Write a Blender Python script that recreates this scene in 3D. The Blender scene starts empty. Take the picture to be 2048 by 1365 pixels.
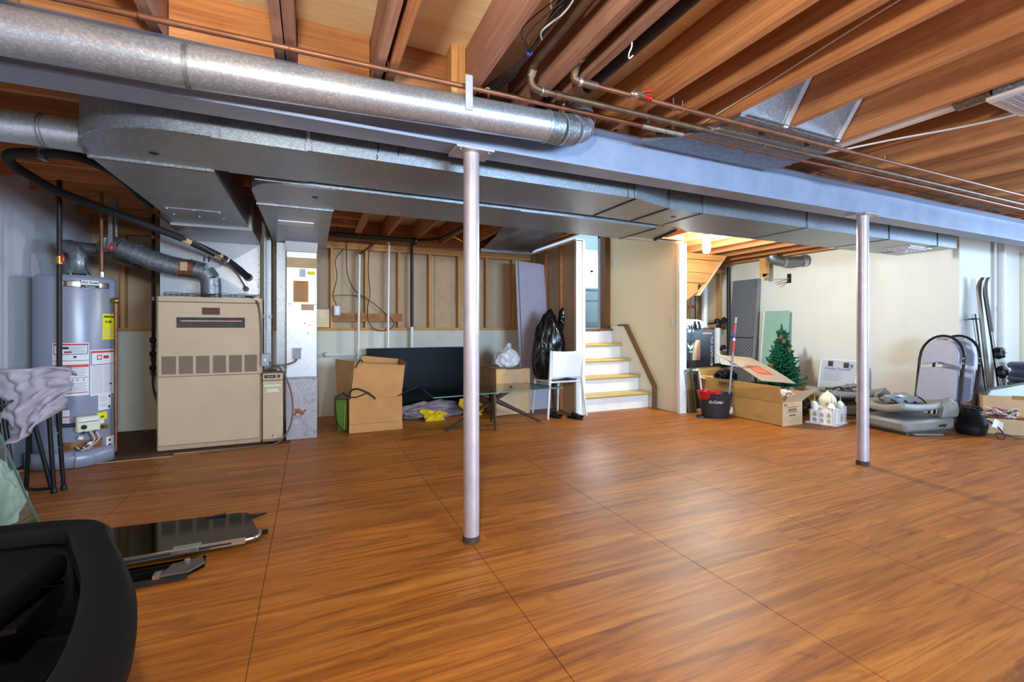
import bpy, bmesh, math, random
from mathutils import Vector, Matrix, noise
random.seed(7)
R = math.radians
scene = bpy.context.scene
COL = scene.collection

# ------------------------------------------------------------------ camera
cd = bpy.data.cameras.new('camera')
cd.sensor_width = 36.0
cd.lens = 900.0 / 2048.0 * 36.0
cd.shift_y = -27.5 / 2048.0
cd.clip_start = 0.02
cam = bpy.data.objects.new('camera', cd)
cam.location = (0, 0, 1.11)
cam.rotation_euler = (R(90), 0, R(-24))
COL.objects.link(cam)
scene.camera = cam

# ------------------------------------------------------------------ world, lights, exposure
w = bpy.data.worlds.new('world')
scene.world = w
w.use_nodes = True
w.node_tree.nodes['Background'].inputs[0].default_value = (0.75, 0.86, 1.0, 1)
w.node_tree.nodes['Background'].inputs[1].default_value = 3.0

def area(name, loc, rot, sx, sy, power, col):
    l = bpy.data.lights.new(name, 'AREA')
    l.shape = 'RECTANGLE'; l.size = sx; l.size_y = sy
    l.energy = power; l.color = col
    o = bpy.data.objects.new(name, l)
    o.location = loc; o.rotation_euler = rot
    COL.objects.link(o)
    return o
# daylight entering through the two basement windows (beside and behind the camera)
area('daylight_side_window', (9.12, 0.3, 1.60), (0, R(90), 0), 0.9, 1.9, 170, (0.48, 0.71, 1.0))
area('daylight_rear_window', (2.9, -3.4, 1.60), (R(90), 0, 0), 2.4, 0.9, 480, (0.45, 0.70, 1.0))
area('daylight_kitchen_window', (5.9, 8.78, 2.45), (R(-90), 0, 0), 1.0, 1.1, 110, (0.80, 0.90, 1.0))

vs = scene.view_settings
vs.view_transform = 'Standard'
vs.look = 'None'
vs.exposure = 0.22
vs.gamma = 1.0
vs.use_curve_mapping = False

# ------------------------------------------------------------------ colour + materials
def C(h):
    h = h.lstrip('#')
    v = [int(h[i:i+2], 16) / 255 for i in (0, 2, 4)]
    return tuple((c / 12.92 if c <= 0.04045 else ((c + 0.055) / 1.055) ** 2.4) for c in v) + (1,)

class NT:
    def __init__(s, name):
        s.m = bpy.data.materials.new(name); s.m.use_nodes = True
        s.t = s.m.node_tree; s.b = s.t.nodes['Principled BSDF']
    def n(s, typ, **kw):
        x = s.t.nodes.new(typ)
        for k, v in kw.items():
            setattr(x, k, v)
        return x
    def l(s, a, b): s.t.links.new(a, b)
    def coords(s, kind='Object', scale=(1, 1, 1), rnd=False):
        tc = s.n('ShaderNodeTexCoord'); mp = s.n('ShaderNodeMapping')
        mp.inputs['Scale'].default_value = scale
        if kind == 'World':
            g = s.n('ShaderNodeNewGeometry'); s.l(g.outputs['Position'], mp.inputs['Vector'])
        else:
            s.l(tc.outputs[kind], mp.inputs['Vector'])
        if rnd:
            oi = s.n('ShaderNodeObjectInfo'); mu = s.n('ShaderNodeMath', operation='MULTIPLY')
            mu.inputs[1].default_value = 37.0
            s.l(oi.outputs['Random'], mu.inputs[0])
            cx = s.n('ShaderNodeCombineXYZ')
            for i in range(3): s.l(mu.outputs[0], cx.inputs[i])
            s.l(cx.outputs[0], mp.inputs['Location'])
        return mp.outputs['Vector']
    def noise(s, vec, scale=5, detail=4, rough=0.55, dist=0.0):
        x = s.n('ShaderNodeTexNoise')
        x.inputs['Scale'].default_value = scale; x.inputs['Detail'].default_value = detail
        x.inputs['Roughness'].default_value = rough; x.inputs['Distortion'].default_value = dist
        if vec: s.l(vec, x.inputs['Vector'])
        return x.outputs['Fac']
    def ramp(s, fac, stops):
        x = s.n('ShaderNodeValToRGB'); e = x.color_ramp.elements
        while len(e) < len(stops): e.new(0.5)
        for i, (p, c) in enumerate(stops):
            e[i].position = p; e[i].color = c if len(c) == 4 else tuple(c) + (1,)
        s.l(fac, x.inputs['Fac'])
        return x.outputs['Color']
    def mix(s, fac, a, b, mode='MIX'):
        x = s.n('ShaderNodeMix', data_type='RGBA', blend_type=mode)
        for inp, v in ((x.inputs[0], fac), (x.inputs[6], a), (x.inputs[7], b)):
            if isinstance(v, (int, float, tuple)): inp.default_value = v
            else: s.l(v, inp)
        return x.outputs[2]
    def bump(s, h, strength=0.2, dist=0.01):
        x = s.n('ShaderNodeBump'); x.inputs['Strength'].default_value = strength
        x.inputs['Distance'].default_value = dist
        s.l(h, x.inputs['Height']); s.l(x.outputs[0], s.b.inputs['Normal'])
    def set(s, **kw):
        names = dict(col='Base Color', rough='Roughness', metal='Metallic', spec='Specular IOR Level', trans='Transmission Weight', ior='IOR', alpha='Alpha', coat='Coat Weight', em='Emission Color', es='Emission Strength', sheen='Sheen Weight')
        for k, v in kw.items():
            i = s.b.inputs[names[k]]
            if isinstance(v, (int, float, tuple)): i.default_value = v
            else: s.l(v, i)
        return s.m

def plain(name, col, rough=0.5, metal=0.0, var=0.12, scale=12, bump=0.0, spec=0.5, **kw):
    n = NT(name)
    v = n.coords('Object', rnd=True)
    c = C(col) if isinstance(col, str) else col
    f = n.noise(v, scale, 5)
    lo = tuple(x * (1 - var) for x in c[:3]) + (1,); hi = tuple(min(1, x * (1 + var)) for x in c[:3]) + (1,)
    n.set(col=n.ramp(f, [(0.3, lo), (0.7, hi)]), rough=rough, metal=metal, spec=spec, **kw)
    if bump: n.bump(n.noise(v, scale * 6, 3), bump, 0.004)
    return n.m

def wood(name, dark, light, axis='Y', ring=22, rough=0.6, var=0.35, spec=0.3):
    n = NT(name)
    sc = {'X': (0.9, ring, ring), 'Y': (ring, 0.9, ring), 'Z': (ring, ring, 0.9)}[axis]
    v = n.coords('Object', sc, rnd=True)
    f = n.noise(v, 1.0, 6, 0.6, 0.6)
    sc2 = {'X': (3, 130, 130), 'Y': (130, 3, 130), 'Z': (130, 130, 3)}[axis]
    g = n.noise(n.coords('Object', sc2, rnd=True), 1.0, 3, 0.6)
    c = n.ramp(f, [(0.28, C(dark)), (0.5, tuple((a + b) / 2 for a, b in zip(C(dark), C(light)))), (0.72, C(light))])
    c = n.mix(0.35, c, n.ramp(g, [(0.35, C(dark)), (0.65, C(light))]))
    st = n.noise(n.coords('Object', (2.2, 2.2, 2.2), rnd=True), 1.5, 4, 0.65)
    c = n.mix(n.ramp(st, [(0.5, (0, 0, 0, 1)), (0.75, (0.45, 0.45, 0.45, 1))]), c, C(dark))
    oi = n.n('ShaderNodeObjectInfo'); hs = n.n('ShaderNodeHueSaturation')
    mr = n.n('ShaderNodeMapRange'); mr.inputs[3].default_value = 1 - var; mr.inputs[4].default_value = 1 + var * 0.5
    n.l(oi.outputs['Random'], mr.inputs[0]); n.l(mr.outputs[0], hs.inputs['Value']); n.l(c, hs.inputs['Color'])
    n.set(col=hs.outputs[0], rough=rough, spec=spec)
    n.bump(g, 0.15, 0.003)
    return n.m

def galv(name, lo='#8c939b', hi='#b4bcc4', scale=170, rough=(0.37, 0.42), metal=0.82, rust=None):
    n = NT(name)
    v = n.coords('Object')
    vo = n.n('ShaderNodeTexVoronoi'); vo.inputs['Scale'].default_value = scale; n.l(v, vo.inputs['Vector'])
    sp = n.n('ShaderNodeSeparateColor'); n.l(vo.outputs['Color'], sp.inputs[0])
    c = n.ramp(sp.outputs[0], [(0.0, C(lo)), (0.75, tuple((a + b) / 2 for a, b in zip(C(lo), C(hi)))), (1.0, C(hi))])
    big = n.noise(v, 3.0, 4)
    c = n.mix(n.ramp(big, [(0.4, (0, 0, 0, 1)), (0.8, (0.5, 0.5, 0.5, 1))]), c, C(lo))
    if rust:
        c = n.mix(n.ramp(n.noise(v, 9, 5, .7), [(0.55, (0, 0, 0, 1)), (0.72, (0.8, 0.8, 0.8, 1))]), c, C(rust))
    mr = n.n('ShaderNodeMapRange'); mr.inputs[3].default_value = rough[0]; mr.inputs[4].default_value = rough[1]
    n.l(sp.outputs[1], mr.inputs[0])
    n.set(col=c, rough=mr.outputs[0], metal=metal)
    return n.m

def glass(name, tint, rough=0.02, ior=1.45):
    # thin sheet glass: tinted see-through plus a Fresnel reflection
    n = NT(name)
    tr = n.n('ShaderNodeBsdfTransparent'); tr.inputs[0].default_value = tint
    gl = n.n('ShaderNodeBsdfGlossy'); gl.inputs['Roughness'].default_value = rough
    lw_ = n.n('ShaderNodeLayerWeight'); lw_.inputs[0].default_value = 0.5
    pw = n.n('ShaderNodeMath', operation='POWER'); n.l(lw_.outputs['Facing'], pw.inputs[0]); pw.inputs[1].default_value = 4.0
    fr = n.n('ShaderNodeMath', operation='MULTIPLY_ADD'); n.l(pw.outputs[0], fr.inputs[0]); fr.inputs[1].default_value = 0.75; fr.inputs[2].default_value = 0.03
    mx = n.n('ShaderNodeMixShader')
    n.l(fr.outputs[0], mx.inputs[0]); n.l(tr.outputs[0], mx.inputs[1]); n.l(gl.outputs[0], mx.inputs[2])
    n.l(mx.outputs[0], n.t.nodes['Material Output'].inputs['Surface'])
    return n.m

def emit(name, col, strength):
    n = NT(name); n.set(col=(0.9, 0.9, 0.9, 1), em=col, es=strength)
    return n.m

def painted_wall(name, base, stain, rough=0.75, amount=0.5, bump=0.35):
    n = NT(name)
    v = n.coords('World')
    f = n.noise(v, 1.3, 6, 0.65)
    f2 = n.noise(n.coords('World', (6, 6, 0.7)), 1.0, 4, 0.6)
    c = n.mix(n.ramp(f, [(0.5, (0, 0, 0, 1)), (0.8, (amount,) * 3 + (1,))]), C(base), C(stain))
    c = n.mix(n.ramp(f2, [(0.58, (0, 0, 0, 1)), (0.8, (amount * 0.6,) * 3 + (1,))]), c, C(stain))
    n.set(col=c, rough=rough, spec=0.25)
    n.bump(n.noise(v, 60, 3), bump, 0.004)
    return n.m

def floor_mat(name):
    n = NT(name)
    v = n.coords('World', (1, 1, 1))
    sx = n.n('ShaderNodeSeparateXYZ'); n.l(v, sx.inputs[0])
    # printed planks: rows 0.152 m wide along X
    row = n.n('ShaderNodeMath', operation='DIVIDE'); n.l(sx.outputs['Y'], row.inputs[0]); row.inputs[1].default_value = 0.152
    fl = n.n('ShaderNodeMath', operation='FLOOR'); n.l(row.outputs[0], fl.inputs[0])
    off = n.n('ShaderNodeMath', operation='MULTIPLY'); n.l(fl.outputs[0], off.inputs[0]); off.inputs[1].default_value = 0.37
    xx = n.n('ShaderNodeMath', operation='ADD'); n.l(sx.outputs['X'], xx.inputs[0]); n.l(off.outputs[0], xx.inputs[1])
    xd = n.n('ShaderNodeMath', operation='DIVIDE'); n.l(xx.outputs[0], xd.inputs[0]); xd.inputs[1].default_value = 3.01
    xf = n.n('ShaderNodeMath', operation='FLOOR'); n.l(xd.outputs[0], xf.inputs[0])
    cx = n.n('ShaderNodeCombineXYZ'); n.l(fl.outputs[0], cx.inputs[0]); n.l(xf.outputs[0], cx.inputs[1])
    wn = n.n('ShaderNodeTexWhiteNoise'); n.l(cx.outputs[0], wn.inputs['Vector'])
    # grain, shifted per plank
    mu = n.n('ShaderNodeVectorMath', operation='MULTIPLY_ADD')
    n.l(wn.outputs['Color'], mu.inputs[0]); mu.inputs[1].default_value = (9, 9, 9); n.l(v, mu.inputs[2])
    mp = n.n('ShaderNodeMapping'); mp.inputs['Scale'].default_value = (0.6, 10, 1); n.l(mu.outputs[0], mp.inputs['Vector'])
    g1 = n.noise(mp.outputs[0], 1.6, 6, 0.62, 1.4)
    mp2 = n.n('ShaderNodeMapping'); mp2.inputs['Scale'].default_value = (1.4, 80, 1); n.l(mu.outputs[0], mp2.inputs['Vector'])
    g2 = n.noise(mp2.outputs[0], 1.5, 5, 0.65, 0.5)
    mp4 = n.n('ShaderNodeMapping'); mp4.inputs['Scale'].default_value = (1.5, 5.5, 1); n.l(mu.outputs[0], mp4.inputs['Vector'])
    # cathedral rings
    mp3 = n.n('ShaderNodeMapping'); mp3.inputs['Scale'].default_value = (0.55, 6.0, 1); n.l(mu.outputs[0], mp3.inputs['Vector'])
    ring = n.noise(mp3.outputs[0], 1.2, 1.5, 0.4, 0.6)
    rm = n.n('ShaderNodeMath', operation='MULTIPLY'); n.l(ring, rm.inputs[0]); rm.inputs[1].default_value = 34
    rs = n.n('ShaderNodeMath', operation='SINE'); n.l(rm.outputs[0], rs.inputs[0])
    base = n.ramp(g1, [(0.22, C('#5a2d0d')), (0.40, C('#915217')), (0.58, C('#ab6823')), (0.80, C('#bf8036'))])
    base = n.mix(n.ramp(g2, [(0.3, (0.42,) * 3 + (1,)), (0.5, (0, 0, 0, 1))]), base, C('#5a2c0c'))
    kn = n.noise(mp4.outputs[0], 1.4, 4, 0.6, 0.8)
    base = n.mix(n.ramp(kn, [(0.60, (0, 0, 0, 1)), (0.74, (0.6,) * 3 + (1,))]), base, C('#4a2208'))
    base = n.mix(n.ramp(rs.outputs[0], [(0.78, (0, 0, 0, 1)), (1.0, (0.30,) * 3 + (1,))]), base, C('#5c290c'))
    hs = n.n('ShaderNodeHueSaturation'); n.l(base, hs.inputs['Color'])
    mr = n.n('ShaderNodeMapRange'); mr.inputs[3].default_value = 0.86; mr.inputs[4].default_value = 1.1
    n.l(wn.outputs['Value'], mr.inputs[0]); n.l(mr.outputs[0], hs.inputs['Value'])
    big = n.noise(n.coords('World'), 1.1, 4, 0.6)
    rr = n.n('ShaderNodeMapRange'); rr.inputs[3].default_value = 0.38; rr.inputs[4].default_value = 0.58; n.l(big, rr.inputs[0])
    n.set(col=hs.outputs[0], rough=rr.outputs[0], spec=0.38)
    n.bump(g2, 0.05, 0.002)
    return n.m

M = {}
M['floor'] = floor_mat('vinyl_plank_print')
M['slab'] = painted_wall('dusty_concrete_slab', '#6a4a36', '#3c2a20', 0.9, 0.8)
M['wall_white'] = painted_wall('white_painted_concrete', '#d9d8d0', '#b4ac9c', 0.8, 0.2)
M['wall_left'] = painted_wall('pale_painted_concrete', '#c3c4cc', '#9a9aa6', 0.8, 0.35)
M['wall_foundation'] = painted_wall('cream_painted_foundation', '#cfcabb', '#9c8f78', 0.85, 0.45)
M['kraft'] = painted_wall('kraft_sheathing', '#b9a083', '#8f7556', 0.85, 0.5, 0.1)
M['cream'] = painted_wall('cream_wall_board', '#e2dcc0', '#d6cfae', 0.55, 0.15, 0.05)
M['kitchen_wall'] = painted_wall('pale_blue_wall', '#b2c3cc', '#a6b8c2', 0.7, 0.1, 0.02)
M['joist'] = wood('joist_fir', '#93562f', '#d49762', 'Y', 20, 0.7, 0.3)
M['joist_x'] = wood('cross_joist_fir', '#93562f', '#d0925c', 'X', 20, 0.7, 0.3)
M['joist_old'] = wood('weathered_joist', '#74493a', '#ba8c74', 'Y', 16, 0.75, 0.2)
M['stud'] = wood('stud_pine', '#b07a45', '#dcab70', 'Z', 18, 0.7, 0.15)
M['plate'] = wood('plate_pine', '#b07a45', '#d8a468', 'X', 18, 0.7, 0.12)
M['ply'] = wood('fir_plywood', '#dcbd88', '#f5e6c6', 'X', 7, 0.6, 0.05)
M['steel'] = plain('blue_grey_primer_steel', '#8c97ac', 0.45, 0.35, 0.12, 5)
M['post'] = plain('silver_painted_post', '#b9aeb2', 0.38, 0.45, 0.12, 8, 0.25)
M['rust'] = plain('rusty_base', '#4a3228', 0.9, 0.1, 0.5, 60, 0.4)
M['galv'] = galv('galvanised_sheet')
M['galv_round'] = galv('galvanised_round_duct', '#a3abb4', '#ccd4da', 150, (0.31, 0.34), 0.75)
M['galv_fine'] = galv('dull_galvanised_fitting', '#74797e', '#a4a9ad', 110, (0.4, 0.6))
M['galv_bright'] = galv('bright_aluminium_sheet', '#c2c6cb', '#cfd3d7', 60, (0.34, 0.44), 0.55)
M['galv_stain'] = galv('stained_aluminium_sheet', '#9a969a', '#b0aaab', 90, (0.45, 0.6), 0.5, '#6b5548')
M['duct_under'] = M['galv']
M['copper'] = plain('aged_copper', '#82533a', 0.45, 0.6, 0.25, 9)
M['copper_green'] = plain('tarnished_copper', '#6b5440', 0.5, 0.6, 0.3, 14)
M['solder'] = plain('solder_joint', '#a8a29a', 0.45, 0.7, 0.3, 60)
M['iron'] = plain('black_iron_pipe', '#26211f', 0.5, 0.4, 0.3, 20)
M['rubber'] = plain('black_foam_insulation', '#1b1b1d', 0.75, 0, 0.2, 25)
M['black_plastic'] = plain('black_plastic', '#101012', 0.45, 0, 0.2, 30, 0, 0.3)
M['black_soft'] = plain('matte_black_plastic', '#080707', 0.55, 0, 0.15, 200, 0.2, 0.15)
M['screen'] = plain('black_glossy_screen', '#040405', 0.3, 0, 0.05, 5, 0, 0.03)
M['white_plastic'] = plain('white_plastic', '#dcdcdc', 0.4, 0, 0.03, 8)
M['white_paint'] = plain('white_gloss_paint', '#e4e3de', 0.4, 0, 0.04, 6)
M['pvc'] = plain('white_painted_pipe', '#d8d6d2', 0.35, 0, 0.06, 10)
M['heater'] = plain('grey_enamel', '#8b8f9f', 0.32, 0.1, 0.03, 4)
M['label_white'] = plain('paper_label', '#dcdade', 0.6, 0, 0.03, 5)
M['label_yellow'] = plain('yellow_label', '#e6dc12', 0.6, 0, 0.03, 5)
M['label_red'] = plain('red_print', '#b3283a', 0.6, 0, 0.05, 5)
M['label_orange'] = plain('orange_red_print', '#cf4524', 0.6, 0, 0.05, 5)
M['ink'] = plain('dark_ink', '#2a2a30', 0.6, 0, 0.05, 5)
M['ink_grey'] = plain('grey_ink', '#9596a2', 0.6, 0, 0.1, 40)
M['furnace'] = plain('beige_enamel', '#c4ab8c', 0.45, 0.05, 0.06, 3)
M['furnace_edge'] = plain('beige_enamel_worn', '#b79c7d', 0.5, 0.05, 0.15, 9)
M['louver'] = plain('brown_louver_mesh', '#7d6a56', 0.6, 0.1, 0.2, 180)
M['brown_plate'] = plain('dark_brown_plate', '#5a2c24', 0.5, 0.1, 0.1, 30)
M['brass'] = plain('brass', '#a5843c', 0.35, 0.9, 0.15, 20)
M['rust_stain'] = plain('heat_stained_metal', '#8a5a3c', 0.5, 0.6, 0.5, 25)
M['cardboard'] = plain('corrugated_cardboard', '#bd8752', 0.8, 0, 0.08, 5, 0.06, 0.2)
M['cardboard_in'] = plain('cardboard_inside', '#9c774d', 0.85, 0, 0.1, 5, 0.06, 0.2)
M['cardboard_pale'] = plain('pale_cardboard', '#c0a07a', 0.8, 0, 0.1, 6, 0.06, 0.2)
M['cardboard_mustard'] = plain('yellowish_cardboard', '#b28d52', 0.8, 0, 0.08, 6, 0.06, 0.2)
M['cardboard_grey'] = plain('greyish_cardboard', '#9a8a74', 0.85, 0, 0.1, 6, 0.06, 0.2)
M['tape'] = plain('clear_packing_tape', '#c7a070', 0.2, 0, 0.06, 8)
M['white_bag'] = plain('white_carrier_bag', '#d4d2d4', 0.4, 0, 0.12, 14, 0.2)
M['pale_bag'] = plain('pale_green_plastic_bag', '#b9c4bd', 0.35, 0, 0.15, 9, 0.2)
M['black_bag'] = plain('black_bin_bag', '#0c0c0e', 0.25, 0, 0.2, 8)
M['glass_clear'] = glass('clear_table_glass', (0.80, 0.88, 0.85, 1))
M['glass_edge'] = plain('green_glass_edge', '#5f7d74', 0.15, 0, 0.1, 5)
M['glass_green'] = plain('pale_green_backed_glass', '#93b5a6', 0.15, 0, 0.05, 3)
M['glass_car'] = glass('tinted_car_glass', (0.11, 0.16, 0.145, 1), 0.08)
M['glass_pane'] = glass('window_glass', (0.95, 0.97, 1.0, 1))
M['chrome'] = plain('worn_chrome_trim', '#c9b9ae', 0.2, 0.9, 0.1, 10)
M['dark_wood'] = wood('walnut_leg', '#2a1c14', '#4a3424', 'Z', 30, 0.45, 0.1)
M['trim_wood'] = wood('stained_oak_trim', '#4f2f14', '#7e5526', 'Z', 30, 0.35, 0.1, 0.5)
M['cap_wood'] = plain('brown_stained_cap', '#6d4a2c', 0.5, 0, 0.15, 12)
M['tread'] = wood('varnished_tread', '#a88a4a', '#cdb26c', 'X', 24, 0.35, 0.06, 0.5)
M['fabric_pink'] = plain('faded_grey_canvas', '#a39aa4', 0.9, 0, 0.15, 16, 0.2, 0.1)
M['blanket'] = plain('grey_brown_blanket', '#83767a', 0.95, 0, 0.2, 14, 0.3, 0.1)
M['yellow_cloth'] = plain('yellow_cloth', '#c7a81c', 0.8, 0, 0.12, 14, 0.1, 0.2)
M['green_plastic'] = plain('green_plastic_tub', '#4f6a16', 0.4, 0, 0.1, 6)
M['red_plastic'] = plain('red_plastic', '#b8161c', 0.35, 0, 0.05, 6)
M['bucket'] = plain('charcoal_plastic_bucket', '#2a2b30', 0.4, 0, 0.08, 6)
M['grey_pole'] = plain('grey_painted_handle', '#7d7f8a', 0.35, 0.3, 0.05, 6)
M['blue_print'] = plain('blue_print', '#27459a', 0.5, 0, 0.05, 6)
M['frame_grey'] = plain('grey_metal_frame', '#8f949c', 0.4, 0.4, 0.08, 6)
M['vinyl_grey'] = plain('pale_grey_padded_vinyl', '#9797a8', 0.5, 0, 0.05, 10, 0.08)
M['chair_frame'] = plain('brown_black_tube', '#2a2224', 0.3, 0.5, 0.1, 8)
M['leather'] = plain('grey_leather', '#7e7d76', 0.5, 0, 0.1, 9, 0.12)
M['leather_dark'] = plain('dark_seat_underside', '#4a4038', 0.7, 0, 0.25, 15, 0.2)
M['needles'] = plain('green_needles', '#155038', 0.6, 0, 0.35, 40, 0, 0.2)
M['cone'] = plain('brown_pine_cone', '#6b4a34', 0.8, 0, 0.3, 40)
M['white_card'] = plain('white_card', '#e2dfdc', 0.6, 0, 0.03, 10)
M['gold'] = plain('gold_yellow', '#b7a428', 0.5, 0.1, 0.1, 20)
M['cream_dome'] = plain('cream_dome', '#d8d2bc', 0.55, 0, 0.04, 10)
M['sign_grey'] = plain('pale_grey_sign', '#b4bac2', 0.5, 0, 0.03, 6)
M['sign_dark'] = plain('dark_maroon_patch', '#3a1d28', 0.6, 0, 0.1, 20)
M['ski_black'] = plain('black_ski_topsheet', '#18191f', 0.25, 0, 0.1, 8)
M['ski_brown'] = plain('brown_ski', '#5b4a3c', 0.35, 0, 0.1, 8)
M['tire'] = plain('dark_blue_grey_tub', '#4c5266', 0.45, 0, 0.12, 8)
M['cabinet_blue'] = plain('pale_blue_cabinet', '#9db2b8', 0.45, 0, 0.03, 6)
M['stringer'] = wood('stair_board', '#a56b38', '#d59a5e', 'X', 16, 0.65, 0.12)
M['dusty_panel'] = None
M['drywall'] = plain('lilac_grey_drywall', '#a9a0ac', 0.85, 0, 0.04, 6)
M['grille'] = plain('white_grille', '#cfd0d2', 0.45, 0, 0.04, 6)
M['red_clip'] = M['red_plastic']
M['wire_white'] = plain('white_cable', '#cfc9c4', 0.5, 0, 0.05, 8)
M['wire_dark'] = plain('dark_cable', '#2b2220', 0.55, 0, 0.1, 8)
M['armoured'] = plain('brown_conduit', '#6c5a4c', 0.5, 0.3, 0.15, 8)
M['purple'] = plain('magenta_wire', '#8a3a6a', 0.5, 0, 0.2, 8)
M['ring_brown'] = plain('brown_grommet', '#7a5a4a', 0.6, 0, 0.2, 8)

def diag_panel():
    n = NT('grey_ribbed_panel')
    v = n.coords('Object', (1, 1, 1))
    wv = n.n('ShaderNodeTexWave', wave_type='BANDS', bands_direction='DIAGONAL')
    wv.inputs['Scale'].default_value = 9; wv.inputs['Distortion'].default_value = 2.5; wv.inputs['Detail'].default_value = 2
    n.l(v, wv.inputs['Vector'])
    n.set(col=n.ramp(wv.outputs['Fac'], [(0.2, C('#5d6069')), (0.8, C('#7f828a'))]), rough=0.55, metal=0.2)
    return n.m
M['dusty_panel'] = diag_panel()

def box_art():
    # printed planet arc on the black carton
    n = NT('planet_print')
    v = n.coords('Object')
    g = n.n('ShaderNodeTexGradient', gradient_type='SPHERICAL')
    mp = n.n('ShaderNodeMapping'); mp.inputs['Location'].default_value = (-0.55, 0, -0.25); mp.inputs['Scale'].default_value = (1.7, 1.7, 1.7)
    n.l(v, mp.inputs[0]); n.l(mp.outputs[0], g.inputs[0])
    n.set(col=n.ramp(g.outputs['Fac'], [(0.0, C('#15181f')), (0.20, C('#15181f')), (0.23, C('#e8c78a')), (0.34, C('#8a5a44')), (0.62, C('#3a2a30'))]), rough=0.4)
    return n.m
M['art'] = box_art()

# ------------------------------------------------------------------ geometry helpers
MW = {}
def tag(o, label=None, cat=None, group=None, kind=None):
    if label: o['label'] = label
    if cat: o['category'] = cat
    if group: o['group'] = group
    if kind: o['kind'] = kind
    return o
def thing(name, label, cat, loc=(0, 0, 0), rz=0, group=None, kind=None):
    o = bpy.data.objects.new(name, None)
    o.empty_display_size = 0.1
    COL.objects.link(o)
    o.location = loc; o.rotation_euler = (0, 0, rz)
    MW[o.name] = Matrix.Translation(loc) @ Matrix.Rotation(rz, 4, 'Z')
    return tag(o, label, cat, group, kind)

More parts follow.
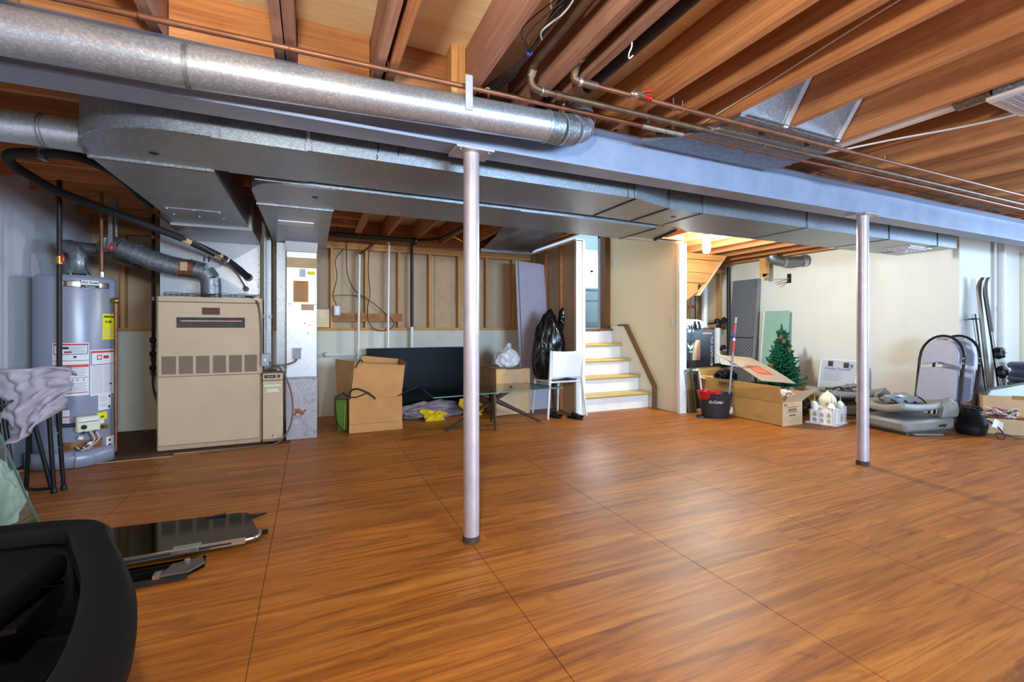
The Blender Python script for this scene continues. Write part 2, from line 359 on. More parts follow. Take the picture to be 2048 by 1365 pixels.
class G:
    def __init__(s): s.bm = bmesh.new()
    def face(s, pts):
        vs_ = [s.bm.verts.new(p) for p in pts]
        return s.bm.faces.new(vs_)
    def hexa(s, b, t):
        v = [s.bm.verts.new(p) for p in list(b) + list(t)]
        for f in ((3, 2, 1, 0), (4, 5, 6, 7), (0, 1, 5, 4), (1, 2, 6, 5), (2, 3, 7, 6), (3, 0, 4, 7)):
            s.bm.faces.new([v[i] for i in f])
        return s
    def box(s, x0, x1, y0, y1, z0, z1):
        return s.hexa([(x0, y0, z0), (x1, y0, z0), (x1, y1, z0), (x0, y1, z0)], [(x0, y0, z1), (x1, y0, z1), (x1, y1, z1), (x0, y1, z1)])
    def obox(s, c, size, m):
        c = Vector(c); h = [x / 2 for x in size]
        m = m.to_3x3()
        def p(a, b, d): return c + m @ Vector((a * h[0], b * h[1], d * h[2]))
        return s.hexa([p(-1, -1, -1), p(1, -1, -1), p(1, 1, -1), p(-1, 1, -1)], [p(-1, -1, 1), p(1, -1, 1), p(1, 1, 1), p(-1, 1, 1)])
    def bar(s, p0, p1, w, t, up=(0, 0, 1)):
        p0 = Vector(p0); p1 = Vector(p1); d = (p1 - p0)
        a = d.normalized(); u = Vector(up)
        if abs(a.dot(u)) > 0.98: u = Vector((0, 1, 0))
        r = a.cross(u).normalized(); u = r.cross(a)
        m = Matrix((a, r, u)).transposed()
        return s.obox((p0 + p1) / 2, (d.length, w, t), m)
    def tube(s, pts, r, n=10, caps=True, closed=False):
        pts = [Vector(p) for p in pts]
        rs = r if isinstance(r, (list, tuple)) else [r] * len(pts)
        N = len(pts); rings = []
        prev = None
        for i, p in enumerate(pts):
            if closed:
                d = pts[(i + 1) % N] - pts[i - 1]
            else:
                d = pts[min(i + 1, N - 1)] - pts[max(i - 1, 0)]
            d.normalize()
            if prev is None:
                u = Vector((0, 0, 1)) if abs(d.z) < 0.9 else Vector((1, 0, 0))
            else: u = prev
            a = (u - d * u.dot(d)).normalized(); b = d.cross(a); prev = a
            rings.append([s.bm.verts.new(p + (a * math.cos(2 * math.pi * k / n) + b * math.sin(2 * math.pi * k / n)) * rs[i]) for k in range(n)])
        for i in range(N if closed else N - 1):
            A, B = rings[i], rings[(i + 1) % N]
            for k in range(n):
                s.bm.faces.new((A[k], A[(k + 1) % n], B[(k + 1) % n], B[k]))
        if caps and not closed:
            s.bm.faces.new(rings[0][::-1]); s.bm.faces.new(rings[-1])
        return s
    def cyl(s, p0, p1, r, n=16, r1=None, caps=True):
        return s.tube([p0, p1], [r, r if r1 is None else r1], n, caps)
    def lathe(s, prof, c=(0, 0, 0), n=24, sx=1, sy=1, caps=True):
        rings = []
        for r, z in prof:
            rings.append([s.bm.verts.new((c[0] + sx * r * math.cos(2 * math.pi * k / n), c[1] + sy * r * math.sin(2 * math.pi * k / n), c[2] + z)) for k in range(n)])
        for A, B in zip(rings, rings[1:]):
            for k in range(n):
                s.bm.faces.new((A[k], A[(k + 1) % n], B[(k + 1) % n], B[k]))
        if caps:
            s.bm.faces.new(rings[0][::-1]); s.bm.faces.new(rings[-1])
        return s
    def prism(s, poly, axis, a, b):
        f = {'x': lambda p, t: (t, p[0], p[1]), 'y': lambda p, t: (p[0], t, p[1]), 'z': lambda p, t: (p[0], p[1], t)}[axis]
        A = [s.bm.verts.new(f(p, a)) for p in poly]; B = [s.bm.verts.new(f(p, b)) for p in poly]
        n = len(poly)
        s.bm.faces.new(A); s.bm.faces.new(B[::-1])
        for i in range(n):
            s.bm.faces.new((A[i], B[i], B[(i + 1) % n], A[(i + 1) % n]))
        return s
    def sheet(s, fn, nu, nv, th=0.0):
        g = [[s.bm.verts.new(fn(i / nu, j / nv)) for j in range(nv + 1)] for i in range(nu + 1)]
        for i in range(nu):
            for j in range(nv):
                s.bm.faces.new((g[i][j], g[i + 1][j], g[i + 1][j + 1], g[i][j + 1]))
        return s
    def blob(s, c, size, sub=4, amp=0.15, freq=3.0, seed=0, shape=None, ridge=False, octv=4, crease=0.0):
        r = bmesh.ops.create_icosphere(s.bm, subdivisions=sub, radius=1)
        for v in r['verts']:
            d = v.co.normalized()
            q = d * freq + Vector((seed * 7.1, seed * 3.3, seed * 1.7))
            k = noise.fractal(q, 1.0, 2.0, octv)
            if ridge: k = 0.5 - abs(k) * 1.6
            rr = 1 + amp * k
            if crease:
                rr -= crease * (1 - min(1, 4 * abs(noise.noise(Vector((q.x * 2.2, q.y * 2.2, q.z * 1.1))))))
            p = Vector((d.x * rr, d.y * rr, d.z * rr))
            if shape: p = shape(p)
            v.co = Vector((c[0] + p.x * size[0], c[1] + p.y * size[1], c[2] + p.z * size[2]))
        return s
    def done(s, name, mat, parent=None, smooth=False, bevel=0, w=True, angle=35, solid=0, subsurf=0):
        bmesh.ops.recalc_face_normals(s.bm, faces=s.bm.faces)
        loc = None
        if parent is not None:
            if w: s.bm.transform(MW[parent.name].inverted())
        elif w:
            xs = [v.co for v in s.bm.verts]
            lo = [min(v[i] for v in xs) for i in range(3)]; hi = [max(v[i] for v in xs) for i in range(3)]
            loc = Vector(((lo[0] + hi[0]) / 2, (lo[1] + hi[1]) / 2, lo[2]))
            s.bm.transform(Matrix.Translation(-loc))
        me = bpy.data.meshes.new(name)
        s.bm.to_mesh(me); s.bm.free()
        if smooth:
            me.polygons.foreach_set('use_smooth', [True] * len(me.polygons))
            me.set_sharp_from_angle(angle=R(angle))
        me.materials.append(M[mat] if isinstance(mat, str) else mat)
        o = bpy.data.objects.new(name, me)
        COL.objects.link(o)
        if parent is not None:
            o.parent = parent; MW[o.name] = MW[parent.name]
        else:
            if loc is not None: o.location = loc
            MW[o.name] = Matrix.Translation(loc) if loc is not None else Matrix()
        if solid:
            md = o.modifiers.new('solid', 'SOLIDIFY'); md.thickness = solid; md.offset = 0
        if bevel:
            md = o.modifiers.new('bevel', 'BEVEL'); md.width = bevel; md.segments = 2; md.limit_method = 'ANGLE'; md.angle_limit = R(40)
            if not smooth:
                me.polygons.foreach_set('use_smooth', [True] * len(me.polygons)); me.set_sharp_from_angle(angle=R(60))
        if subsurf:
            md = o.modifiers.new('sub', 'SUBSURF'); md.levels = subsurf; md.render_levels = subsurf
        return o

def copy_tree(o, parent=None, loc=None, rz=None, label=None):
    c = o.copy(); COL.objects.link(c)
    if parent is not None: c.parent = parent
    if loc is not None: c.location = loc
    if rz is not None: c.rotation_euler = (0, 0, rz)
    if label: c['label'] = label
    for ch in list(o.children): copy_tree(ch, c)
    return c

def text(s, size, org, right, up, mat, parent, name='lettering', depth=0.0008, align='CENTER', bold=0.0):
    cu = bpy.data.curves.new(name, 'FONT'); cu.body = s; cu.size = size
    cu.align_x = align; cu.align_y = 'CENTER'; cu.extrude = depth; cu.offset = bold
    cu.resolution_u = 3
    t = bpy.data.objects.new(name, cu); COL.objects.link(t)
    dg = bpy.context.evaluated_depsgraph_get()
    me = bpy.data.meshes.new_from_object(t.evaluated_get(dg))
    bpy.data.objects.remove(t); bpy.data.curves.remove(cu)
    r = Vector(right).normalized(); u = Vector(up).normalized(); n = r.cross(u)
    m = Matrix((r, u, n)).transposed().to_4x4(); m.translation = Vector(org)
    me.transform(m)
    me.transform(MW[parent.name].inverted())
    me.materials.clear(); me.materials.append(M[mat])
    me.name = name
    o = bpy.data.objects.new(name, me); COL.objects.link(o); o.parent = parent; MW[o.name] = MW[parent.name]
    return o

def arc(c, r, a0, a1, n, ex=(1, 0, 0), ey=(0, 1, 0)):
    c = Vector(c); ex = Vector(ex); ey = Vector(ey)
    return [c + ex * r * math.cos(R(a0 + (a1 - a0) * i / n)) + ey * r * math.sin(R(a0 + (a1 - a0) * i / n)) for i in range(n + 1)]

def smooth_path(pts, k=6):
    P = [Vector(p) for p in pts]; out = []
    for i in range(len(P) - 1):
        p0 = P[max(i - 1, 0)]; p1 = P[i]; p2 = P[i + 1]; p3 = P[min(i + 2, len(P) - 1)]
        for j in range(k):
            t = j / k
            out.append(0.5 * ((2 * p1) + (p2 - p0) * t + (2 * p0 - 5 * p1 + 4 * p2 - p3) * t * t + (3 * p1 - p0 - 3 * p2 + p3) * t ** 3))
    out.append(P[-1])
    return out

# ================================================================== SETTING
XL, XR, XF = -2.12, 7.1, 9.2          # left wall, right wall, far right wall of the alcove
YB, YA, YN = 6.06, 2.75, -3.5         # back wall, alcove wall, wall behind the camera
ZJ, ZP = 2.25, 2.485                  # joist underside, subfloor underside

fl = G().box(XL - .2, XF + .2, YN - .2, YB + .3, -0.12, -0.004).done('floor', 'slab'); tag(fl, kind='structure')
seams = [-2.12, -1.10, -0.19, 0.75, 1.65, 2.54, 3.45, 4.36, 5.27, 6.18, 7.09, 8.0, 9.2]
for i, (a, b) in enumerate(zip(seams, seams[1:])):
    y1 = 4.72 if b < -1.0 else (4.80 if b < -0.1 else YB)
    if a >= XR - .1: y1 = YA
    cuts = [YN, y1] if b < 2.6 else [YN, 0.8 + (i % 2) * 1.3, y1]
    for c0, c1 in zip(cuts, cuts[1:]):
        g = G().box(a + .0017, b - .0017, c0 + .001, c1 - .001, -0.004, 0.0)
        g.done('floor_sheet', 'floor', fl)

G().box(XL + .01, -1.10, 4.71, 4.735, -.001, .003).done('sheet_edge', 'cardboard_pale', fl)
G().hexa([(-1.1, 4.79, -.001), (-.45, 4.79, -.001), (-.45, 4.81, -.001), (-1.1, 4.81, -.001)], [(-1.1, 4.79, .003), (-.45, 4.79, .003), (-.45, 4.81, .003), (-1.1, 4.81, .003)]).done('sheet_edge', 'cardboard_pale', fl)

def wall(name, mat, *boxes):
    g = G()
    for b in boxes: g.box(*b)
    o = g.done(name, mat); tag(o, kind='structure'); return o

wl = wall('wall_left', 'wall_left', (XL - .2, XL, YN, YB + .2, 0, ZP))
wb = wall('wall_back', 'wall_foundation', (XL, 3.05, YB, YB + .22, 0, 1.065), (4.42, XR, YB, YB + .22, 0, 1.065))
wr = wall('wall_right', 'wall_white', (XR, XR + .2, YA, YB + .22, 0, ZP))
wa = wall('wall_alcove', 'wall_white', (XR + .2, XF, YA, YA + .2, 0, ZP))
wf = wall('wall_far_right', 'wall_white', (XF, XF + .2, YN, -0.65, 0, ZP), (XF, XF + .2, 1.25, YA + .2, 0, ZP), (XF, XF + .2, -0.65, 1.25, 0, 1.15), (XF, XF + .2, -0.65, 1.25, 2.05, ZP))
wn = wall('wall_behind_camera', 'wall_white', (XL, 1.7, YN - .2, YN, 0, ZP), (4.1, XF, YN - .2, YN, 0, ZP), (1.7, 4.1, YN - .2, YN, 0, 1.15), (1.7, 4.1, YN - .2, YN, 2.05, ZP))
def basement_window(n, axis, pos, a0, a1):
    e = thing('window_%d' % n, None, None, (pos, (a0 + a1) / 2, 1.15) if axis == 'x' else ((a0 + a1) / 2, pos, 1.15), kind='structure')
    mid = (a0 + a1) / 2
    def bx(u0, u1, z0, z1, nm, mt, d0=0.05, d1=0.13):
        if axis == 'x': G().box(pos + d0, pos + d1, u0, u1, z0, z1).done(nm, mt, e)
        else: G().box(u0, u1, pos - d1, pos - d0, z0, z1).done(nm, mt, e)
    bx(a0, a1, 1.15, 1.19, 'window_frame', 'white_paint'); bx(a0, a1, 2.01, 2.05, 'window_frame', 'white_paint')
    for u in (a0, mid - .02, a1 - .04): bx(u, u + .04, 1.19, 2.01, 'window_frame', 'white_paint')
    bx(a0 + .04, mid - .02, 1.19, 2.01, 'pane', 'glass_pane', .085, .09); bx(mid + .02, a1 - .04, 1.19, 2.01, 'pane', 'glass_pane', .085, .09)
basement_window(1, 'x', XF, -0.65, 1.25)
basement_window(2, 'y', YN, 1.7, 4.1)

# stud wall above the foundation ledge
for a, b in ((XL, 3.05), (4.42, XR)):
    G().box(a, b, YB + .10, YB + .115, 1.065, ZJ).done('sheathing_panel', 'kraft', wb)
    G().box(a, b, YB + .005, YB + .10, 1.066, 1.105).done('sill_plate', 'plate', wb)
    G().box(a, b, YB + .005, YB + .10, 2.105, 2.145).done('top_plate', 'plate', wb)
    G().box(a, b, YB + .003, YB + .10, 2.146, 2.186).done('top_plate', 'plate', wb)
    G().box(a, b, YB + .04, YB + .085, 2.187, ZP).done('rim_joist', 'joist_x', wb)
x = 0.21 - 0.41 * 5
stud = None
xs = []
while x < 3.05: xs.append(x); x += 0.415
xs += [4.5, 4.9, 5.3, 5.72, 6.15, 6.6, 6.95]
for i, x in enumerate(xs):
    if stud is None:
        stud = G().box(-.019, .019, -.0445, .0445, 0, 1.0).done('stud', 'stud', wb, w=False)
        stud.location = (x - wb.location.x, YB + .052 - wb.location.y, 1.105)
    else:
        c = stud.copy(); COL.objects.link(c); c.parent = wb
        c.location = (x - wb.location.x, YB + .052 - wb.location.y, 1.105)
# nailing board and old plywood offcut on the stud wall
G().box(0.245, 1.10, YB - .014, YB + .004, 1.185, 1.29).done('nailing_board', 'joist_x', wb)
G().box(-0.05, 0.20, YB - .016, YB + .004, 1.11, 1.33).done('plywood_offcut', 'ply', wb)
# loose vertical board and pale sheathing strips between the studs
G().box(1.565, 1.78, YB + .085, YB + .099, 1.106, 2.104).done('sheathing_board', 'cardboard_pale', wb)
G().box(1.87, 1.955, YB - .012, YB + .004, 1.40, 2.10).done('stud_cover', 'stud', wb)

# ------------------------------------------------------------------ ceiling
g = G()
g.box(XL, 2.98, YN, YB + .2, ZP, ZP + .02); g.box(2.98, 4.44, YN, 4.46, ZP, ZP + .02); g.box(4.44, XF, YN, YB + .2, ZP, ZP + .02)
ce = g.done('ceiling', 'ply'); tag(ce, kind='structure')
def joist_y(x, y0, y1, t=.038, z0=ZJ, name='joist', mat='joist'):
    return G().box(x - t / 2, x + t / 2, y0, y1, z0, ZP).done(name, mat, ce)
for x in (-2.0, -1.45, -1.0, -.56, -.135, -.092, .262, .318, .70, 1.02, 1.14, 1.585, 1.81, 2.05, 2.475, 2.95, 3.38, 3.80, 4.22, 4.64, 5.06, 5.48, 5.90, 6.32, 6.74, 7.16, 7.58, 8.0, 8.42, 8.84):
    joist_y(x + .012, YN + .02, 2.33, mat='joist_old' if x in (-.56, -.135, -.092, .262, .70, 1.02, 1.14) else 'joist')
# far side of the beam: joists run the other way over the furnace, then return
for i in range(9):
    y = 2.55 + i * .41
    if y < YB: G().box(XL, .46, y - .019, y + .019, ZJ, ZP).done('cross_joist', 'joist_x', ce)
joist_y(.49, 2.34, YB); joist_y(.53, 2.34, YB)
for x in (.86, 1.24, 1.62, 2.03, 2.45, 2.87, 2.99):
    joist_y(x, 2.12 if x > 1 else 2.34, YB)
for x in (3.30, 3.72, 4.14): joist_y(x, 2.34, 4.44)
G().box(2.98, 4.44, 4.45, 4.488, ZJ, ZP).done('header_joist', 'joist_x', ce)
for x in (4.46, 4.5, 4.86, 5.28, 5.70, 6.12, 6.54, 6.92): joist_y(x, 2.34, YB - .05)
for x in (7.4, 7.8, 8.2, 8.6, 9.0): joist_y(x, 2.34, YA)
# blocking above the beam
bl = [-2.0, -1.45, -1.0, -.56, -.135, .262, .70]
for a, b in zip(bl, bl[1:]):
    G().box(a + .035 + (.043 if abs(a + .135) < .01 else 0) + (.056 if abs(a - .262) < .01 else 0), b - .012, 2.215, 2.253, ZJ + .002, ZP).done('blocking', 'joist_x', ce)
G().box(.655, .689, 2.11, 2.20, ZJ - .07, ZP).done('blocking', 'stud', ce)
G().box(.618, .653, 2.11, 2.20, ZJ - .07, ZP).done('blocking', 'stud', ce)
G().box(1.62, 2.05, 2.255, 2.29, ZJ + .002, ZP - .04).done('blocking', 'joist_x', ce)

# ------------------------------------------------------------------ stairwell
wsr = G().prism([(4.45, 0), (YB + .1, 0), (YB + .1, 2.60), (4.45, 2.19)], 'x', 4.335, 4.415).done('wall_stair_right', 'cream'); tag(wsr, kind='structure')
G().box(4.315, 4.43, 4.40, 4.452, 0, 2.20).done('end_trim', 'white_paint', wsr)
G().prism([(4.44, 2.185), (YB, 2.59), (YB, 2.625), (4.44, 2.22)], 'x', 4.31, 4.43).done('top_trim', 'white_paint', wsr)
sw = G().box(4.326, 4.3345, 4.50, 4.57, 1.11, 1.24).done('switch_plate', 'white_plastic', wsr, bevel=.003)
G().box(4.318, 4.328, 4.525, 4.54, 1.185, 1.215).done('toggle', 'white_plastic', sw); G().box(4.321, 4.328, 4.522, 4.544, 1.13, 1.155).done('outlet_face', 'cream_dome', sw)
sw2 = G().box(4.326, 4.3345, 5.74, 5.82, 2.05, 2.20).done('switch_plate', 'white_plastic', wsr, bevel=.003)
G().box(4.318, 4.328, 5.77, 5.785, 2.115, 2.145).done('toggle', 'white_plastic', sw2)
wsl = G().box(3.055, 3.14, 4.88, YB + .1, 0, 2.20).done('wall_stair_left', 'kraft'); tag(wsl, kind='structure')
G().box(3.04, 3.155, 4.84, 4.882, 0, 2.21).done('end_trim', 'white_paint', wsl)
G().box(3.13, 3.17, 4.835, 4.86, 0, 2.205).done('corner_trim', 'white_paint', wsl)
G().box(3.03, 3.15, 4.84, YB, 2.20, 2.225).done('top_trim', 'white_paint', wsl)
for y in (5.2, 5.62, 6.0):
    G().box(3.018, 3.055, y, y + .038, .02, 2.2).done('stud', 'joist', wsl)
trim = G().box(4.24, 4.334, 5.90, 6.03, 1.09, 2.60).done('trim_1', 'trim_wood'); tag(trim, kind='structure')

st = thing('staircase', 'white painted stairs with varnished treads beside the cream wall', 'stairs', (3.7, 5.4, 0))
RISE = .218; X0, X1 = 3.14, 4.30
for i in range(5):
    y = 4.955 + .207 * i
    G().box(X0, X1 - .02, y, y + .018, RISE * i, RISE * (i + 1) - .042).done('riser', 'white_paint', st)
    if i < 4:
        tr = G().box(X0, X1 - .02, y - .025, y + .215, RISE * (i + 1) - .042, RISE * (i + 1)).done('tread', 'tread', st)
        G().tube([(X0, y - .026, RISE * (i + 1) - .021), (X1 - .02, y - .026, RISE * (i + 1) - .021)], .0215, 12).done('nosing', 'tread', tr, smooth=True)
G().box(X0, 4.334, 5.76, 6.9, 1.055, 1.09).done('landing_board', 'cap_wood', st)
# stringer with brown cap along the right wall
G().prism([(4.86, 0), (4.86, .30), (5.47, 1.13), (5.80, 1.13), (5.80, 0)], 'x', 4.285, 4.332).done('stringer', 'white_paint', st)
cp = G().prism([(4.835, 0), (4.86, 0), (4.86, .295), (5.47, 1.13), (5.62, 1.13), (5.62, 1.155), (5.455, 1.155), (4.835, .305)], 'x', 4.265, 4.334).done('stringer_cap', 'cap_wood', st)
hr = G().prism([(4.93, 0.93), (4.97, .93), (5.12, 1.10), (5.10, 1.14)], 'x', 3.17, 3.21).done('handrail', 'cap_wood', st)

# upper flight seen from below, right of the cream wall
us = thing('upper_stair_underside', 'rough wooden underside of the upper stair flight near the bare bulb', 'stairs', (5.4, 5.2, 1.3))
G().prism([(4.44, 2.16), (5.98, 2.16), (6.05, 2.247), (4.44, 2.247)], 'y', 5.16, 5.20).done('stair_board', 'stringer', us)
G().prism([(4.44, 1.96), (5.75, 1.96), (5.96, 2.15), (4.44, 2.15)], 'y', 5.19, 5.22).done('stair_board', 'stringer', us)
G().prism([(4.44, 1.80), (5.60, 1.80), (5.74, 1.95), (4.44, 1.95)], 'y', 5.17, 5.21).done('stair_board', 'stringer', us)
G().prism([(4.44, 1.52), (5.22, 1.52), (5.46, 1.66), (5.46, 1.79), (4.44, 1.79)], 'y', 5.19, 5.22).done('stair_board', 'stringer', us)
for z, xx in ((2.155, 5.98), (1.955, 5.76), (1.79, 5.58)):
    G().box(4.44, xx, 5.22, 5.9, z - .012, z + .012).done('tread_underside', 'stringer', us)
G().prism([(5.44, 1.60), (6.02, 2.247), (6.07, 2.247), (5.49, 1.60)], 'y', 5.18, 5.24).done('stringer', 'cardboard_pale', us)

# kitchen glimpsed above the landing
kf = wall('floor_kitchen', 'cap_wood', (3.0, 7.4, YB + .3, 9.0, .95, 1.085))
kw = wall('wall_kitchen', 'kitchen_wall', (3.0, 5.25, 8.9, 9.0, 1.085, 3.5), (6.75, 7.4, 8.9, 9.0, 1.085, 3.5), (5.25, 6.75, 8.9, 9.0, 1.085, 2.02), (5.25, 6.75, 8.9, 9.0, 2.85, 3.5))
ks = wall('wall_kitchen_side', 'kitchen_wall', (7.3, 7.4, YB + .3, 8.9, 1.085, 3.5), (4.42, 7.4, YB + .23, YB + .3, 1.085, 3.5), (2.95, 3.05, YB + .3, 9.0, 1.085, 3.5), (3.0, 3.06, 4.46, YB + .3, 2.5, 3.5), (4.42, 4.5, 4.46, YB + .3, 2.61, 3.5), (3.0, 4.5, 4.40, 4.46, 2.51, 3.5))
kc = wall('ceiling_kitchen', 'kitchen_wall', (2.95, 7.4, 4.4, 9.0, 3.5, 3.56))
kwin = thing('window_3', None, None, (6.0, 8.9, 2.02), kind='structure')
for a, b, c, d in ((5.2, 6.8, 1.96, 2.03), (5.2, 6.8, 2.83, 2.92), (5.2, 5.28, 2.03, 2.83), (6.7, 6.8, 2.03, 2.83), (5.95, 6.02, 2.03, 2.83), (5.28, 6.7, 2.40, 2.44)):
    G().box(a, b, 8.86, 8.905, c, d).done('window_frame', 'white_paint', kwin)
for a, b in ((5.28, 5.95), (6.02, 6.7)):
    G().box(a, b, 8.93, 8.934, 2.03, 2.83).done('pane', 'glass_pane', kwin)
cb = thing('kitchen_cabinet', 'pale blue kitchen base cabinet glimpsed through the doorway above the stairs', 'cabinet', (5.7, 8.4, 1.085))
G().box(4.9, 6.25, 8.28, 8.88, 1.085, 1.93).done('body', 'cabinet_blue', cb)
G().box(4.85, 6.3, 8.24, 8.88, 1.93, 1.97).done('worktop', 'sign_grey', cb)
for xa in (4.93, 5.38, 5.83):
    d = G().box(xa, xa + .40, 8.26, 8.28, 1.15, 1.66).done('door', 'cabinet_blue', cb, bevel=.006)
    G().prism([(xa + .05, 1.20), (xa + .35, 1.20), (xa + .35, 1.55), (xa + .27, 1.58), (xa + .2, 1.62), (xa + .13, 1.58), (xa + .05, 1.55)], 'y', 8.248, 8.262).done('raised_panel', 'cabinet_blue', d, bevel=.006)
    G().box(xa, xa + .40, 8.26, 8.28, 1.69, 1.90).done('drawer', 'cabinet_blue', cb, bevel=.006)

# ================================================================== STEEL BEAM AND COLUMNS
bmx = thing('steel_beam', 'long blue grey steel I-beam carrying the joists', 'beam', (3.5, 2.22, 2.02))
G().box(XL, XF, 2.15, 2.29, 2.02, 2.034).done('bottom_flange', 'steel', bmx)
G().box(XL, XF, 2.216, 2.224, 2.034, 2.236).done('web', 'steel', bmx)
G().box(XL, XF, 2.15, 2.29, 2.236, 2.25).done('top_flange', 'steel', bmx)
for x, y, lab in ((.757, 2.22, 'silver steel column in the foreground below the beam'), (4.07, 2.17, 'silver steel column near the grey car seats below the beam')):
    c = thing('support_column', lab, 'column', (x, y, 0), group='steel support columns')
    G().lathe([(.041, .03), (.041, 2.008)], (x, y, 0), 32).done('post', 'post', c, smooth=True)
    G().lathe([(.046, 0), (.0465, .012), (.043, .034)], (x, y, 0), 24).done('base_collar', 'rust', c, smooth=True)
    cp = G().box(x - .10, x + .10, y - .075, y + .075, 2.008, 2.0195).done('cap_plate', 'post', c)
    for sx in (-.075, .075):
        G().cyl((x + sx, y - .055, 1.998), (x + sx, y - .055, 2.0085), .008, 8).done('bolt', 'galv_fine', cp)

# ================================================================== DUCTWORK
ZT = 2.244
# supply trunk: leaves the furnace, turns along the back of the beam
sd = thing('supply_duct', 'large galvanised trunk duct with rounded corner running behind the steel beam', 'duct', (1.5, 2.7, 1.98))
RAD = .47
outer = [(-1.02 + RAD - RAD * math.cos(R(a)), 2.43 + RAD - RAD * math.sin(R(a))) for a in range(0, 91, 6)]
poly = [(-1.02, 2.94)] + outer[1:] + [(-.42, 2.43), (-.42, 2.94)]
G().prism(poly, 'z', 1.98, ZT).done('elbow_section', 'galv', sd, smooth=True, angle=30)
rim = [(p[0], p[1], 1.982) for p in outer] + [(-.42, 2.43, 1.982)]
G().tube([(-1.02, 2.92, 1.982)] + rim, .007, 6).done('elbow_lip', 'galv_fine', sd, smooth=True)
G().box(-.42, -.02, 2.428, 2.94, 1.975, ZT).done('trunk_section', 'galv', sd)
G().box(-.02, 2.0, 2.43, 2.94, 1.98, ZT).done('trunk_section', 'galv', sd)
for x in (-.42, -.385, -.03, .0, 1.93, 1.985):
    G().box(x - .004, x + .004, 2.422, 2.436, 1.978, ZT).done('drive_cleat', 'galv_fine', sd)
G().tube([(-.015, 2.424, 2.02), (-.015, 2.424, 2.07)], .009, 8).done('strap', 'galv_bright', sd, smooth=True)
G().prism([(-1.022, 2.945), (-.495, 2.945), (-.495, 4.475), (-1.022, 4.475)], 'z', 1.972, ZT).done('leg_section', 'galv', sd)
G().box(-1.03, -.49, 2.93, 2.955, 1.966, 1.985).done('seam_strip', 'galv_fine', sd)
G().box(-1.045, -.475, 4.48, 5.275, 1.955, ZT).done('plenum_collar', 'galv', sd)
G().tube([(-1.05, 4.475, 1.955), (-.472, 4.475, 1.955), (-.472, 4.475, 2.2)], .012, 8).done('collar_rib', 'galv_bright', sd, smooth=True)
pl = G().box(-.96, -.62, 3.95, 4.16, 1.966, 1.973).done('access_plate', 'galv', sd)
for p in ((-.95, 3.96), (-.79, 3.96), (-.63, 3.96), (-.95, 4.15), (-.79, 4.15), (-.63, 4.15)):
    G().cyl((p[0], p[1], 1.962), (p[0], p[1], 1.967), .006, 8).done('screw', 'galv_bright', pl)
G().cyl((-.72, 2.78, 1.9775), (-.72, 2.78, 1.981), .02, 14).done('hole_plug', 'black_plastic', sd)
# black felt-pen marks on the duct face
for x, z0, z1 in ((-.66, 2.03, 2.055), (.31, 1.985, 2.01), (.315, 2.02, 2.07), (.42, 2.02, 2.075), (.445, 2.05, 2.075), (.50, 2.04, 2.055)):
    G().tube([(x, 2.428 + (.05 if x < -.5 else 0), z0), (x + .004, 2.428 + (.05 if x < -.5 else 0), (z0 + z1) / 2), (x, 2.428 + (.05 if x < -.5 else 0), z1)], .003, 5).done('pen_mark', 'ink', sd)
# offset transition and the right-hand run
G().hexa([(2.0, 2.43, 1.98), (2.38, 2.54, 1.98), (2.38, 2.965, 1.98), (2.0, 2.94, 1.98)], [(2.0, 2.43, ZT), (2.38, 2.54, ZT), (2.38, 2.965, ZT), (2.0, 2.94, ZT)]).done('offset_section', 'galv', sd)
G().prism([(2.38, 2.54), (6.5, 2.54), (6.5, 3.09), (3.1, 3.09), (2.95, 3.0), (2.38, 2.965)], 'z', 1.98, ZT).done('trunk_section', 'galv', sd)
for x in (2.39, 2.72, 3.95, 5.2, 6.1):
    G().box(x - .004, x + .004, 2.533, 2.96 if x < 3 else 3.08, 1.974, ZT).done('drive_cleat', 'galv_fine', sd)
for a, b in (((2.0, 2.44), (2.0, 2.93)), ((2.38, 2.55), (2.38, 2.96))):
    G().bar((a[0], a[1], 1.977), (b[0], b[1], 1.977), .012, .006).done('seam_strip', 'iron', sd)
G().cyl((2.6, 2.72, 1.9775), (2.6, 2.72, 1.981), .02, 14).done('hole_plug', 'black_plastic', sd)
gr = G().box(5.80, 6.22, 2.64, 2.90, 1.968, 1.98).done('vent_grille', 'grille', sd)
for i in range(5):
    G().box(5.84, 6.18, 2.675 + i * .043, 2.69 + i * .043, 1.960, 1.97).done('louver', 'grille', gr)
G().cyl((6.0, 2.77, 1.952), (6.0, 2.77, 1.962), .02, 12).done('damper_knob', 'chrome', gr)

# return trunk
rd = thing('return_duct', 'galvanised return trunk duct behind the supply duct, dropping to the furnace', 'duct', (1.0, 3.3, 1.962))
RB = .22; FB = 3.0
arcb = [(-.34 + RB - RB * math.cos(R(a)), FB + RB - RB * math.sin(R(a))) for a in range(0, 91, 9)]
G().prism([(-.34, 3.52)] + arcb + [(.14, FB), (.14, 3.52)], 'z', 1.962, ZT).done('elbow_section', 'galv', rd, smooth=True, angle=30)
G().box(.14, 1.95, FB, 3.52, 1.965, ZT).done('trunk_section', 'galv', rd)
G().prism([(1.95, FB), (2.70, 3.03), (2.70, 3.54), (1.95, 3.52)], 'z', 1.965, ZT).done('trunk_section', 'galv', rd)
G().prism([(2.72, 3.04), (2.98, 3.05), (3.10, 3.5), (2.72, 3.55)], 'z', 1.99, 2.2).done('end_section', 'galv', rd)
G().bar((2.71, 3.04, 1.962), (2.71, 3.54, 1.962), .012, .006).done('seam_strip', 'iron', rd)
G().bar((3.0, 3.10, 1.99), (3.12, 3.52, 1.985), .02, .03).done('end_flange', 'iron', rd)
